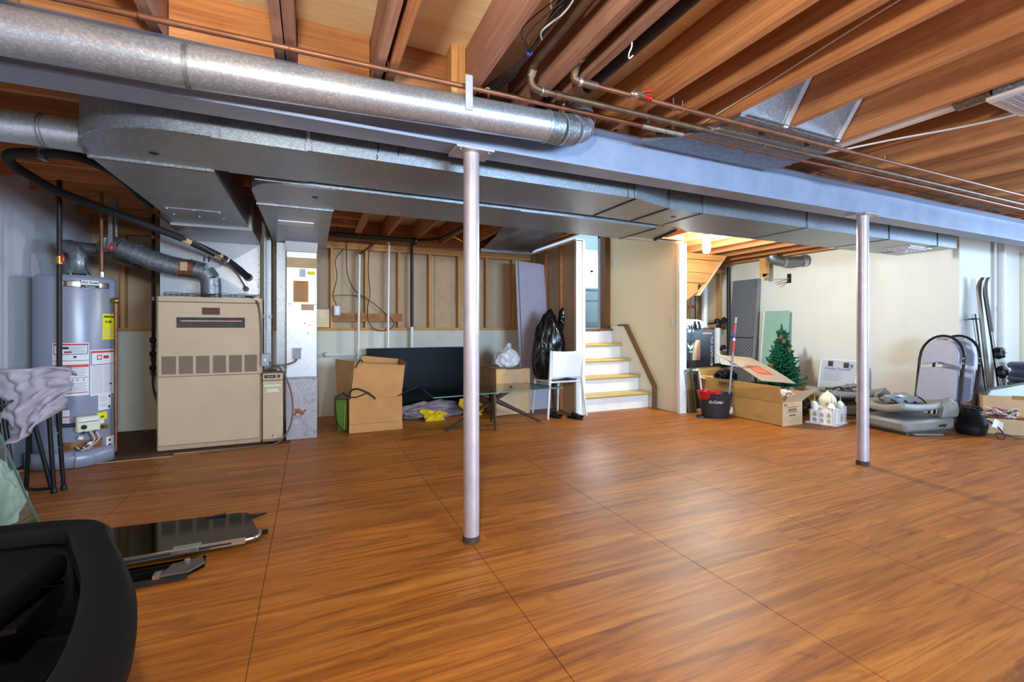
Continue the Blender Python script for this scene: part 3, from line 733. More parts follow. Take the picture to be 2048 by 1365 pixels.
G().prism([(-.34, 3.525), (.14, 3.525), (.14, 5.29), (-.34, 5.29)], 'z', 1.955, ZT).done('leg_section', 'galv', rd)
G().box(-.345, .145, 3.51, 3.535, 1.95, 1.965).done('seam_strip', 'galv_fine', rd)
G().box(-.24, .015, 3.98, 4.12, 1.948, 1.956).done('bright_patch', 'galv_bright', rd)
G().cyl((.02, 3.22, 1.959), (.02, 3.22, 1.963), .018, 12).done('hole_plug', 'black_plastic', rd)
G().tube([(-.3, 2.99, 1.97)] + [(.14, 2.992, 1.968), (1.4, 2.992, 1.968)], .005, 6).done('slip_edge', 'galv_fine', rd, smooth=True)

# return drop beside the furnace
dd = thing('return_drop', 'upright bright metal air drop with paper notices beside the furnace', 'duct', (-.09, 5.08, 0))
G().box(-.23, .05, 4.93, 5.24, 0.0, .60).done('lower_section', 'galv_stain', dd, bevel=.004)
G().box(-.228, .048, 4.932, 5.24, .615, 1.86).done('upper_section', 'galv_bright', dd, bevel=.004)
G().box(-.234, .054, 4.926, 5.24, .60, .616).done('seam_strip', 'galv_fine', dd)
G().hexa([(-.228, 4.932, 1.861), (.048, 4.932, 1.861), (.048, 5.24, 1.861), (-.228, 5.24, 1.861)], [(-.236, 4.90, 1.954), (.056, 4.90, 1.954), (.056, 5.24, 1.954), (-.236, 5.24, 1.954)]).done('top_collar', 'galv_bright', dd)
G().box(-.224, .046, 4.928, 4.933, 1.70, 1.80).done('insulation_strip', 'cardboard_pale', dd)
n1 = G().box(-.165, -.03, 4.9285, 4.932, 1.36, 1.57).done('notice', 'cardboard', dd)
text('CAUTION', .016, (-.098, 4.928, 1.555), (1, 0, 0), (0, 0, 1), 'ink', n1)
for i in range(9):
    G().box(-.155, -.04 - .02 * (i % 3), 4.9275, 4.9285, 1.385 + i * .017, 1.389 + i * .017).done('print_line', 'louver', n1)
G().box(-.11, -.055, 4.9285, 4.932, 1.61, 1.69).done('notice', 'sign_grey', dd)
G().box(-.04, .03, 4.9285, 4.932, 1.635, 1.67).done('notice', 'label_yellow', dd)
G().box(-.095, .02, 4.9285, 4.932, 1.28, 1.34).done('notice', 'cardboard_pale', dd)
jb = G().box(-.165, -.095, 4.88, 4.932, .80, .90).done('switch_box', 'ink_grey', dd, bevel=.004)
G().box(-.168, -.085, 4.876, 4.90, .895, .905).done('cover_lip', 'ink_grey', jb)
for p in ((-.2, 1.34), (.03, 1.34), (-.06, 1.15), (-.02, 1.13), (-.03, 1.05)):
    G().cyl((p[0], 4.926, p[1]), (p[0], 4.933, p[1]), .006, 8).done('screw', 'iron', dd)
for p, s in (((-.13, .28), .03), ((-.09, .26), .025), ((-.06, .28), .012), ((-.16, .25), .018)):
    G().blob((p[0], 4.929, p[1]), (s, .002, s * .8), 2, .5, 3, 5).done('rust_patch', 'rust_stain', dd)
# narrow galvanised filler duct behind
fd = thing('filler_duct', 'narrow galvanised filler duct squeezed between furnace and air drop', 'duct', (-.34, 5.15, .7))
G().box(-.315, -.236, 5.0, 5.3, .68, 1.95).done('right_panel', 'galv', fd)
G().box(-.425, -.365, 5.02, 5.3, .70, 2.0).done('left_panel', 'galv', fd)
G().box(-.43, -.355, 5.0, 5.02, 1.2, 1.23).done('cleat', 'galv_fine', fd)

# round duct in front of the beam
ro = thing('round_duct', 'long shiny round galvanised duct hung in front of the beam', 'duct', (0, 2.03, 2.0))
def rz(x): return 2.083 + max(0, x + .5) * .034
G().tube([(XL + .01, 2.03, rz(-2)), (-.42, 2.03, rz(-.42))], .0775, 40, False).done('pipe_section', 'galv_round', ro, smooth=True)
G().tube([(-.43, 2.03, rz(-.43)), (.3, 2.03, rz(.3)), (1.10, 2.03, rz(1.1))], .0755, 40, False).done('pipe_section', 'galv_round', ro, smooth=True)
for x in (-.425, -.415):
    G().tube([(x - .004, 2.03, rz(x)), (x + .004, 2.03, rz(x))], .0795, 40).done('bead', 'galv_fine', ro, smooth=True)
ep = [(1.09, 2.03, rz(1.09)), (1.17, 2.03, rz(1.1)), (1.25, 2.045, rz(1.1) + .015), (1.32, 2.075, rz(1.1) + .05), (1.36, 2.115, rz(1.1) + .11), (1.37, 2.16, rz(1.1) + .18), (1.37, 2.24, 2.362)]
for a, b in zip(ep, ep[1:]):
    G().tube([a, b], .078, 28, True).done('elbow_gore', 'galv_fine', ro, smooth=True)
for a in ep[:-2]:
    i = ep.index(a); b = Vector(ep[i + 1]); a = Vector(a); d = (b - a).normalized()
    G().tube([a - d * .004, a + d * .004], .0815, 28).done('bead', 'galv_round', ro, smooth=True)
G().tube([(1.37, 2.23, 2.362), (1.37, 2.9, 2.362), (1.43, 4.5, 2.362)], .074, 24).done('pipe_section', 'galv_fine', ro, smooth=True)
G().bar((.655, 1.952, 2.10), (.655, 1.952, 2.26), .006, .034, (1, 0, 0)).done('hanger_strap', 'galv_bright', ro)

# left round duct to the trunk
r2 = thing('round_duct', 'short round duct joining the left wall to the rounded trunk corner', 'duct', (-1.6, 2.86, 1.96))
G().tube([(XL + .01, 2.86, 2.05), (-1.15, 2.86, 2.045)], .074, 28, False).done('pipe_section', 'galv_round', r2, smooth=True)
G().tube([(-1.16, 2.86, 2.045), (-1.01, 2.86, 2.04)], .076, 28, False).done('collar', 'galv_round', r2, smooth=True)
for x in (-1.165, -1.15): G().tube([(x - .003, 2.86, 2.045), (x + .003, 2.86, 2.045)], .079, 28).done('bead', 'galv_fine', r2, smooth=True)

# panned joist bay and stub boots at right, near side
pd = thing('joist_boot', 'grey sheet metal duct boots between the joists right of the beam', 'duct', (2.5, 1.9, 2.2))
G().hexa([(1.80, 2.14, 2.215), (2.96, 2.14, 2.215), (2.98, 1.80, 2.215), (2.08, 1.82, 2.215)], [(1.80, 2.14, 2.246), (2.96, 2.14, 2.246), (2.98, 1.80, 2.246), (2.08, 1.82, 2.246)]).done('duct_plate', 'galv_fine', pd)
G().hexa([(2.08, 1.82, 2.218), (2.98, 1.80, 2.218), (2.93, 1.68, 2.246), (2.13, 1.68, 2.246)], [(2.08, 1.82, 2.25), (2.98, 1.80, 2.25), (2.93, 1.68, 2.25), (2.13, 1.68, 2.25)]).done('sloped_lip', 'galv_fine', pd)
for a, b in ((2.09, 2.46), (2.515, 2.93)):
    bt = G().hexa([(a, 1.70, 2.24), (b, 1.70, 2.24), (b, 1.78, 2.24), (a, 1.78, 2.24)], [(a, 1.56, 2.47), (b, 1.56, 2.47), (b, 1.78, 2.47), (a, 1.78, 2.47)]).done('boot', 'galv', pd)
    G().hexa([(b - .035, 1.69, 2.236), (b, 1.69, 2.236), (b, 1.70, 2.236), (b - .035, 1.70, 2.236)], [(b - .035, 1.545, 2.47), (b, 1.545, 2.47), (b, 1.56, 2.47), (b - .035, 1.56, 2.47)]).done('flange', 'galv_bright', bt)
for x in (2.35, 2.75): G().cyl((x, 1.77, 2.213), (x, 1.77, 2.2185), .014, 12).done('hole', 'black_plastic', pd)

# exhaust duct with grey plastic hose to the bath fan grille
fan = thing('ceiling_fan_grille', 'white slotted fan grille between the joists at upper right', 'vent', (3.12, .95, 2.2))
G().box(2.98, 3.36, .76, 1.06, 2.20, 2.222).done('grille_plate', 'grille', fan, bevel=.006)
for i in range(9): G().box(3.02, 3.32, .80 + i * .026, .811 + i * .026, 2.194, 2.2005).done('slot', 'ink_grey', fan)
G().box(3.0, 3.34, .78, 1.04, 2.222, 2.47).done('housing', 'galv_fine', fan)
G().tube([(3.07, 1.06, 2.30), (3.07, 1.2, 2.30)], .062, 18).done('flexible_connector', 'galv_fine', fan, smooth=True)
G().tube([(3.07, 1.2, 2.30), (3.07, 2.12, 2.31)], .055, 18).done('exhaust_pipe', 'pvc', fan, smooth=True)

# panned return in the joists over the stair side (crinkled sheet metal)
pr = thing('panned_joist_duct', 'crinkled sheet metal nailed under the joists left of the stairs', 'duct', (2.5, 5.4, 2.2))
g = G()
def crk(u, v):
    x = 1.95 + u * .78 + v * .28; y = 4.6 + v * 1.44
    return (x + (.0 if u < 1 else 0), y, 2.236 - .012 * abs(math.sin(7 * u + 3 * v)) - .010 * noise.noise(Vector((u * 4, v * 4, 2))))
g.sheet(crk, 14, 14).done('metal_sheet', 'galv_fine', pr, solid=.002)
G().box(2.2, 3.02, 6.03, 6.055, 2.19, 2.236).done('end_strip', 'galv_bright', pr)

# round elbows at the right wall under the joists
r3 = thing('exhaust_elbow', 'galvanised elbow duct bending into the right wall under the joists', 'duct', (6.9, 4.85, 2.05))
G().tube(smooth_path([(6.63, 4.82, 2.245), (6.65, 4.81, 2.19), (6.72, 4.77, 2.155), (6.82, 4.72, 2.145), (6.95, 4.65, 2.15), (7.08, 4.58, 2.155)], 4), .075, 20).done('elbow', 'galv_fine', r3, smooth=True)
G().tube([(6.79, 4.735, 2.147), (6.82, 4.72, 2.145)], .082, 20).done('bead', 'galv_round', r3, smooth=True)
G().tube([(7.04, 4.60, 2.153), (7.085, 4.575, 2.155)], .095, 20).done('wall_collar', 'galv_round', r3, smooth=True)
bs = thing('broken_post', 'short splintered wood post hanging from the joists by the right wall', 'post', (6.85, 5.1, 1.95))
G().hexa([(6.80, 5.05, 1.95), (6.89, 5.05, 1.99), (6.89, 5.16, 1.96), (6.80, 5.16, 1.93)], [(6.80, 5.05, 2.249), (6.89, 5.05, 2.249), (6.89, 5.16, 2.249), (6.80, 5.16, 2.249)]).done('post', 'stud', bs)
for i in range(5):
    G().hexa([(6.80 + i * .018, 5.05, 1.90 + .03 * ((i * 7) % 3)), (6.815 + i * .018, 5.05, 1.91 + .02 * ((i * 5) % 3)), (6.815 + i * .018, 5.10, 1.93), (6.80 + i * .018, 5.10, 1.93)], [(6.80 + i * .018, 5.05, 1.99), (6.815 + i * .018, 5.05, 1.99), (6.815 + i * .018, 5.10, 1.99), (6.80 + i * .018, 5.10, 1.99)]).done('splinter', 'stud', bs)
sbk = thing('shelf_bracket', 'small metal shelf bracket fixed on the white right wall', 'bracket', (7.0, 4.95, 1.9))
G().bar((7.09, 4.86, 1.90), (6.80, 4.98, 1.88), .02, .012).done('arm', 'frame_grey', sbk)
G().bar((7.09, 4.86, 1.86), (6.92, 4.93, 1.80), .015, .01).done('brace', 'copper', sbk)
G().box(7.085, 7.099, 4.82, 4.88, 1.83, 1.98).done('wall_plate', 'iron', sbk)

# ================================================================== FURNACE
fu = thing('furnace', 'beige cabinet furnace with slot and six brown louvres', 'furnace', (-.845, 5.2, 0))
G().box(-1.255, -.435, 4.925, 5.92, .012, 1.385).done('cabinet', 'furnace_edge', fu, bevel=.005)
G().box(-1.25, -.44, 4.93, 5.9, 0, .013).done('base', 'rust', fu)
g = G()   # upper door with slot opening
for b in ((-1.236, -1.109, .672, 1.335), (-.575, -.452, .672, 1.335), (-1.109, -.575, .672, 1.105), (-1.109, -.575, 1.20, 1.335)):
    g.box(b[0], b[1], 4.90, 4.926, b[2], b[3])
up = g.done('upper_door', 'furnace', fu)
G().box(-1.109, -.575, 4.956, 4.97, 1.105, 1.20).done('slot_back', 'furnace_edge', up)
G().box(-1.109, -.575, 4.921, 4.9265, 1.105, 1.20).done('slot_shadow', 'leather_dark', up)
G().box(-1.08, -.60, 4.912, 4.921, 1.163, 1.172).done('slot_rail', 'chrome', up)
G().box(-1.236, -.452, 4.903, 4.926, 1.34, 1.384).done('top_rail', 'furnace', fu)
G().box(-1.24, -.45, 4.899, 4.904, 1.334, 1.341).done('rail_seam', 'leather_dark', fu)
G().box(-1.24, -.452, 4.898, 4.926, .055, .665).done('lower_door', 'furnace', fu, bevel=.003)
G().box(-1.24, -.452, 4.91, 4.926, .013, .05).done('bottom_rail', 'furnace_edge', fu)
G().box(-.914, -.775, 4.897, 4.901, 1.225, 1.29).done('rating_plate', 'brown_plate', up)
for a, b in ((-1.214, -1.109), (-1.087, -.982), (-.959, -.856), (-.829, -.727), (-.703, -.599), (-.578, -.475)):
    lv = G().box(a, b, 4.898, 4.901, .69, .85).done('louver_panel', 'louver', up)
    for k in range(10): G().box(a + .003, b - .003, 4.8955, 4.8985, .694 + k * .0156, .700 + k * .0156).done('slat', 'louver', lv)
fb = thing('air_cleaner', 'slim cream electronic air cleaner box between furnace and metal air drop', 'air cleaner', (-.34, 5.1, 0))
G().box(-.425, -.255, 4.86, 5.4, .02, .60).done('body', 'furnace', fb, bevel=.004)
G().box(-.425, -.255, 4.855, 5.4, .605, .67).done('control_head', 'furnace', fb, bevel=.006)
G().box(-.41, -.315, 4.851, 4.856, .625, .655).done('name_strip', 'ink', fb)
text('Honeywell', .013, (-.362, 4.8505, .64), (1, 0, 0), (0, 0, 1), 'label_white', fb)
G().box(-.30, -.275, 4.848, 4.856, .625, .655).done('rocker_switch', 'brown_plate', fb)
hd = G().box(-.415, -.27, 4.845, 4.861, .545, .565).done('handle_lip', 'cream_dome', fb)
G().prism([(-.40, .49), (-.28, .49), (-.30, .525), (-.385, .525)], 'y', 4.852, 4.861).done('handle_recess', 'cream_dome', fb)
G().box(-.42, -.26, 4.856, 4.861, .022, .045).done('kick_label', 'louver', fb)
G().cyl((-.34, 4.855, .075), (-.34, 4.861, .075), .007, 8).done('latch_screw', 'brown_plate', fb)

pn = thing('furnace_plenum', 'bright cross-creased sheet metal plenum on top of the furnace', 'duct', (-.84, 5.3, 1.39))
G().box(-1.32, -.485, 5.285, 5.9, 1.387, ZT).done('body', 'galv_bright', pn)
g = G()     # cross-broken front sheet: a shallow pyramid
c = (-.90, 5.268, 1.66); q = [(-1.315, 5.284, 1.39), (-.49, 5.284, 1.39), (-.49, 5.284, 1.95), (-1.315, 5.284, 1.95)]
for i in range(4): g.face([q[i], q[(i + 1) % 4], c])
g.done('creased_front', 'galv_bright', pn)
G().prism([(-.47, 1.96), (-.486, 1.96), (-.486, 2.2), (-.47, 2.2)], 'y', 5.27, 5.286).done('front_strip', 'galv', pn)
for i in range(7):
    G().cyl((-.50, 5.277, 1.45 + i * .075), (-.50, 5.285, 1.45 + i * .075), .006, 8).done('rivet', 'galv_fine', pn)
for x, s in ((-1.07, .02), (-.965, .045), (-.925, .05)):
    G().box(x - .008, x + .008, 5.268, 5.274, 1.755, 1.755 + s).done('blue_pen_mark', 'blue_print', pn)
text('92', .03, (-.82, 5.266, 1.73), (1, 0, 0), (0, 0, 1), 'blue_print', pn)
for i in range(12):   # tangle of thermostat wires lying on the furnace top
    pass
wt = thing('wire_tangle', 'thin dark wires lying along the furnace top edge', 'wires', (-.85, 4.95, 1.388))
for k in range(5):
    pts = [(-1.21 + j * .076, 4.94 + .012 * math.sin(k * 2 + j), 1.392 + .012 * (k % 3) + .012 * math.sin(j * 1.3 + k * 1.7) ** 2) for j in range(11)]
    G().tube(smooth_path(pts, 3), .0025, 5).done('wire', 'wire_dark', wt, smooth=True)

# flue pipe
fp = thing('flue_pipe', 'grey metal flue pipe sloping from the furnace top towards the water heater', 'flue', (-1.2, 5.08, 1.4))
sec = [(-.875, 5.08, 1.388), (-.875, 5.08, 1.50), (-.88, 5.08, 1.57), (-.925, 5.08, 1.635), (-1.0, 5.08, 1.655), (-1.12, 5.08, 1.668)]
for a, b in zip(sec[:4], sec[1:5]): G().tube([a, b], .083, 28).done('elbow_gore', 'galv_fine', fp, smooth=True)
G().tube([sec[4], sec[5]], .084, 28).done('stained_section', 'rust_stain', fp, smooth=True)
G().box(-1.10, -1.045, 4.993, 5.0, 1.63, 1.71).done('sticker', 'cardboard_pale', fp)
s2 = [(-1.12, 5.08, 1.668), (-1.21, 5.08, 1.685), (-1.32, 5.08, 1.72), (-1.44, 5.08, 1.77), (-1.55, 5.08, 1.815), (-1.62, 5.09, 1.83)]
for i, (a, b) in enumerate(zip(s2, s2[1:])):
    G().tube([a, b], .088 if i % 2 else .086, 28).done('pipe_section', 'galv_fine', fp, smooth=True)
    d = (Vector(b) - Vector(a)).normalized()
    G().tube([Vector(a) - d * .004, Vector(a) + d * .004], .0915, 28).done('bead', 'galv', fp, smooth=True)
G().tube(smooth_path([(-1.62, 5.09, 1.83), (-1.68, 5.2, 1.83), (-1.72, 5.4, 1.82), (-1.72, YB - .02, 1.82)], 4), .082, 24).done('pipe_section', 'galv_fine', fp, smooth=True)
G().bar((-1.60, 5.0, 1.78), (-1.60, 5.0, ZJ - .002), .004, .03, (1, 0, 0)).done('hanger_strap', 'galv', fp)

# ================================================================== WATER HEATER
HX, HY, HR = -1.80, 4.93, .255
wh = thing('water_heater', 'tall grey cylindrical gas water heater covered in warning labels', 'water heater', (HX, HY, 0))
G().lathe([(.25, .03), (HR, .04), (HR, 1.50), (HR - .004, 1.515), (HR - .02, 1.53), (.0, 1.535)], (HX, HY, 0), 64, caps=False).done('tank', 'heater', wh, smooth=True)
def patch(a0, a1, z0, z1, mat, name, parent, dr=.0012, n=14):
    g = G()
    f = lambda u, v: (HX + (HR + dr) * math.cos(R(a0 + (a1 - a0) * u)), HY + (HR + dr) * math.sin(R(a0 + (a1 - a0) * u)), z0 + (z1 - z0) * v)
    return g.sheet(f, n, 1).done(name, mat, parent, smooth=True)
bd = patch(-94, -20, 1.432, 1.478, 'ink', 'badge_band', wh)
patch(-92, -62, 1.437, 1.473, 'chrome', 'badge_stripe', bd, .002); patch(-40, -23, 1.437, 1.473, 'chrome', 'badge_stripe', bd, .002)
bg = patch(-65, -38, 1.42, 1.492, 'ink', 'badge', wh, .0025); patch(-64, -39, 1.452, 1.49, 'label_white', 'badge_face', bg, .0035); patch(-64, -39, 1.424, 1.428, 'label_white', 'badge_line', bg, .0035)
def ctext(s, size, ang, z, mat, parent, bold=0):
    a = R(ang); o = (HX + (HR + .0045) * math.cos(a), HY + (HR + .0045) * math.sin(a), z)
    return text(s, size, o, (-math.sin(a), math.cos(a), 0), (0, 0, 1), mat, parent, bold=bold)
ctext('AO Smith', .026, -51.5, 1.471, 'ink', bg, .0004); ctext('ProLine', .019, -51.5, 1.439, 'label_white', bg)
yl = patch(-33, 4, 1.008, 1.222, 'label_yellow', 'energy_label', wh)
ctext('ENERGYGUIDE', .02, -17, 1.198, 'ink', yl, .0006); ctext('$ 300', .026, -22, 1.155, 'ink', yl, .0004)
for i in range(5): patch(-30, -6 + (i % 2) * 6, 1.03 + i * .018, 1.033 + i * .018, 'ink_grey', 'print_line', yl, .002, 6)
l1 = patch(-102, -53.5, .563, .985, 'label_white', 'warning_label', wh)
patch(-101, -54.5, .972, .978, 'label_red', 'red_stripe', l1, .002); patch(-100.5, -55, .893, .976, 'ink', 'panel_border', l1, .0016); patch(-99.5, -56, .898, .966, 'label_white', 'panel_face', l1, .0024); patch(-100, -55, .966, .975, 'label_red', 'red_stripe', l1, .0024)
patch(-101, -54.5, .842, .846, 'ink', 'print_line', l1, .002)
patch(-102, -54, .790, .812, 'label_orange', 'orange_stripe', l1, .002); patch(-101, -54.5, .705, .709, 'label_red', 'red_stripe', l1, .002); patch(-101, -54.5, .583, .590, 'label_red', 'red_stripe', l1, .002)
for i, z in enumerate([.955, .945, .935, .925, .915, .905]): patch(-80, -58, z, z + .004, 'ink_grey', 'print_line', l1, .003, 6)
for z in [.78, .768, .756, .744, .732, .72, .66, .648, .636, .624, .612, .600]: patch(-90, -56 - 6 * random.random(), z, z + .004, 'ink_grey', 'print_line', l1, .002, 6)
patch(-88, -80, .935, .955, 'ink', 'pictogram', l1, .003, 4); patch(-86, -76, .905, .92, 'label_red', 'pictogram', l1, .003, 4); patch(-74, -70, .865, .882, 'ink', 'pictogram', l1, .003, 4)
for a in (-82, -76, -70, -62): patch(a, a + 2.5, .68, .697, 'ink_grey', 'pictogram', l1, .003, 3)
l2 = patch(-52, -7, .55, .925, 'label_white', 'warning_label', wh)
patch(-51, -8, .80, .915, 'ink', 'panel_border', l2, .0016); patch(-50, -9, .805, .898, 'label_white', 'panel_face', l2, .0024); patch(-50, -9, .898, .912, 'label_orange', 'orange_stripe', l2, .0024)
patch(-42, -34, .842, .882, 'label_red', 'pictogram', l2, .003, 5); patch(-40.5, -35.5, .85, .874, 'label_white', 'pictogram', l2, .0035, 5); patch(-31, -21, .85, .875, 'label_red', 'pictogram', l2, .003, 5)
for z in [.81 - .012 * i for i in range(2, 21)]: patch(-50, -32, z, z + .0035, 'ink_grey', 'print_line', l2, .002, 5); patch(-30, -9, z, z + .0035, 'ink_grey', 'print_line', l2, .002, 5)
patch(-20, -13, .628, .640, 'ink', 'pictogram', l2, .003, 4)
s1 = patch(-40, -15, .424, .55, 'label_white', 'small_label', wh)
for z in (.53, .515, .50, .47, .455): patch(-37, -25, z, z + .004, 'ink_grey', 'print_line', s1, .002, 4)
patch(-21, -17, .52, .54, 'ink', 'pictogram', s1, .002, 3); patch(-22, -17, .432, .455, 'ink', 'pictogram', s1, .002, 3)
s2l = patch(-42, -24, .345, .405, 'label_yellow', 'small_label', wh); patch(-42, -30, .314, .344, 'label_white', 'small_label_foot', s2l); patch(-36, -30, .36, .378, 'green_plastic', 'pictogram', s2l, .002, 3)
s3 = patch(-92, -79, .335, .465, 'label_white', 'small_label', wh); patch(-92, -79, .455, .465, 'label_orange', 'orange_stripe', s3, .002); patch(-92, -79, .395, .405, 'label_orange', 'orange_stripe', s3, .002)
s4 = patch(-26, -5, .10, .205, 'label_white', 'small_label', wh); patch(-26, -5, .192, .204, 'label_orange', 'orange_stripe', s4, .002); patch(-21, -16, .15, .17, 'ink', 'pictogram', s4, .002, 3); patch(-21, -16, .11, .13, 'ink', 'pictogram', s4, .002, 3)
# gas control valve
va = R(-58); vc = Vector((HX + .30 * math.cos(va), HY + .30 * math.sin(va), .34)); vm = Matrix.Rotation(va + R(90), 4, 'Z')
gv = G().obox(vc, (.145, .085, .125), vm).done('gas_valve', 'cream_dome', wh, bevel=.014)
fr = vm.to_3x3() @ Vector((0, -1, 0)); rt = vm.to_3x3() @ Vector((1, 0, 0))
G().cyl(vc + fr * .043 - rt * .03 + Vector((0, 0, -.02)), vc + fr * .052 - rt * .03 + Vector((0, 0, -.02)), .018, 16).done('dial', 'black_plastic', gv, smooth=True)
G().obox(vc + fr * .044 + Vector((0, 0, .035)), (.10, .004, .02), vm).done('valve_sticker', 'label_white', gv)
G().obox(vc + fr * .044 + Vector((0, 0, .020)), (.12, .003, .004), vm).done('valve_line', 'ink', gv)
for s in (-.03, .04): G().obox(vc + fr * .03 + rt * s + Vector((0, 0, -.065)), (.02, .02, .02), vm).done('connector', 'black_plastic', gv)
for k, (mt, sx) in enumerate((('wire_white', .01), ('copper', .025), ('wire_white', .04), ('wire_dark', -.01))):
    b = vc + fr * .035 + rt * sx
    G().tube(smooth_path([b + Vector((0, 0, -.06)), b + fr * .02 + rt * .02 + Vector((0, 0, -.12)), b + fr * .015 - rt * .01 * k + Vector((0, 0, -.17)), b + fr * .01 - rt * .05 + Vector((0, 0, -.20)), b - rt * .08 + Vector((0, 0, -.17))], 4), .004, 6).done('wire', mt, gv, smooth=True)
for k, (a, z) in enumerate(((-.05, -.10), (.0, -.15))):
    G().obox(vc + fr * .05 + rt * a + Vector((0, 0, z)), (.03, .006, .025), Matrix.Rotation(.4, 4, 'Y') @ vm).done('wire_tag', 'label_white', gv)
ba = R(-34); b0 = Vector((HX + HR * math.cos(ba), HY + HR * math.sin(ba), .29)); bd_ = Vector((math.cos(ba), math.sin(ba), 0))
dv = G().cyl(b0, b0 + bd_ * .05, .018, 14).done('drain_valve', 'brass', wh, smooth=True)
G().cyl(b0 + bd_ * .05, b0 + bd_ * .065, .012, 12).done('drain_outlet', 'brass', dv, smooth=True)
patch(-92, -33, .128, .20, 'rust_stain', 'burner_door', wh, .004)
# skirt pan in front of the base
g = G()
for a0, a1, rr in ((-150, -95, .30), (-100, -68, .315), (-72, -52, .335), (-56, -22, .31)):
    f = lambda u, v, a0=a0, a1=a1, rr=rr: (HX + rr * math.cos(R(a0 + (a1 - a0) * u)), HY + rr * math.sin(R(a0 + (a1 - a0) * u)), .005 + .125 * v)
    g.sheet(f, 10, 1)
g.done('base_skirt', 'heater', wh, smooth=True, solid=.004)
# draft hood, flue collar and water connections
dh = G().lathe([(.075, 1.555), (.07, 1.57), (.052, 1.60), (.052, 1.66)], (HX + .02, HY - .02, 0), 28).done('draft_hood', 'galv', wh, smooth=True)
G().tube([(HX + .02, HY - .02, 1.655), (HX + .02, HY - .02, 1.70), (HX - .0, HY - .01, 1.75), (HX - .06, HY + .04, 1.79), (HX - .13, HY + .12, 1.80)], .056, 20).done('flue_elbow', 'galv_fine', dh, smooth=True)
G().tube([(HX - .13, HY + .12, 1.80), (HX - .02, HY + .30, 1.81), (HX + .08, HY + .36, 1.82)], .056, 20).done('flue_branch', 'galv_fine', dh, smooth=True)
for a in (0, 120, 240):
    G().cyl((HX + .02 + .06 * math.cos(R(a)), HY - .02 + .06 * math.sin(R(a)), 1.53), (HX + .02 + .06 * math.cos(R(a)), HY - .02 + .06 * math.sin(R(a)), 1.56), .006, 8).done('hood_leg', 'galv_fine', dh)
G().tube([(HX + .18, HY - .05, 1.52), (HX + .18, HY - .05, ZJ - .002)], .013, 12).done('water_pipe', 'copper', wh, smooth=True)
G().cyl((HX + .18, HY - .05, 1.525), (HX + .18, HY - .05, 1.575), .021, 12).done('dielectric_union', 'chrome', wh, smooth=True)
vx = G().tube([(HX + .18, HY - .05, 1.76), (HX + .28, HY - .05, 1.765)], .012, 10).done('shutoff_valve', 'copper', wh, smooth=True)
G().blob((HX + .25, HY - .07, 1.79), (.012, .012, .04), 2, .1).done('valve_lever', 'red_plastic', vx, smooth=True)
tp = thing('relief_pipe', 'upright copper relief pipe at the right side of the water heater', 'pipe', (-1.515, 4.86, .06))
G().tube([(-1.56, 4.87, 1.335), (-1.525, 4.86, 1.335)], .016, 12).done('valve_stub', 'brass', tp, smooth=True)
G().tube([(-1.52, 4.86, 1.33), (-1.52, 4.86, .06)], .0125, 12).done('pipe', 'copper', tp, smooth=True)
G().blob((-1.52, 4.86, 1.335), (.028, .025, .028), 2, .05).done('relief_valve', 'brass', tp, smooth=True)
G().cyl((-1.52, 4.86, 1.24), (-1.52, 4.86, 1.31), .017, 12).done('adapter', 'copper', tp, smooth=True)
gp = thing('gas_pipe', 'black iron gas pipe standing in front of the water heater', 'pipe', (-1.785, 4.61, .4))
G().tube([(-1.785, 4.61, ZJ - .001), (-1.785, 4.61, .345)], .0165, 12).done('riser', 'iron', gp, smooth=True)
G().tube([(-1.785, 4.61, .345), (-1.70, 4.635, .34)], .015, 10).done('branch', 'iron', gp, smooth=True)
G().cyl((-1.785, 4.61, 1.60), (-1.785, 4.61, 1.66), .024, 12).done('valve_body', 'brass', gp, smooth=True)
G().blob((-1.755, 4.585, 1.64), (.012, .01, .04), 2, .1).done('valve_lever', 'red_plastic', gp, smooth=True)
cv = thing('conduit', 'thin grey strapped conduit hanging left of the flue pipe', 'pipe', (-1.62, 5.05, 1.8))
G().tube([(-1.56, 5.0, 1.90), (-1.56, 5.0, ZJ - .001)], .012, 10).done('pipe', 'galv_fine', cv, smooth=True)
G().cyl((-1.56, 5.0, 2.10), (-1.56, 5.0, 2.15), .02, 10).done('coupling', 'galv', cv, smooth=True)
g3 = thing('gas_pipe', 'black gas pipe with fittings on the wall just left of the furnace', 'pipe', (-1.45, 5.6, .6))
G().tube([(-1.46, 5.62, ZJ - .001), (-1.46, 5.62, .62)], .014, 10).done('riser', 'iron', g3, smooth=True)
for z in (2.0, 1.72, 1.38): G().cyl((-1.46, 5.62, z), (-1.46, 5.62, z + .035), .018, 10).done('coupling', 'galv', g3, smooth=True)
for z in (.98, .84, .70): G().blob((-1.46, 5.61, z), (.03, .026, .035), 2, .15, 2, z).done('fitting', 'iron', g3, smooth=True)
G().tube(smooth_path([(-1.46, 5.61, .66), (-1.44, 5.55, .50), (-1.36, 5.5, .36), (-1.28, 5.45, .30)], 5), .008, 8).done('flexible_line', 'wire_dark', g3, smooth=True)

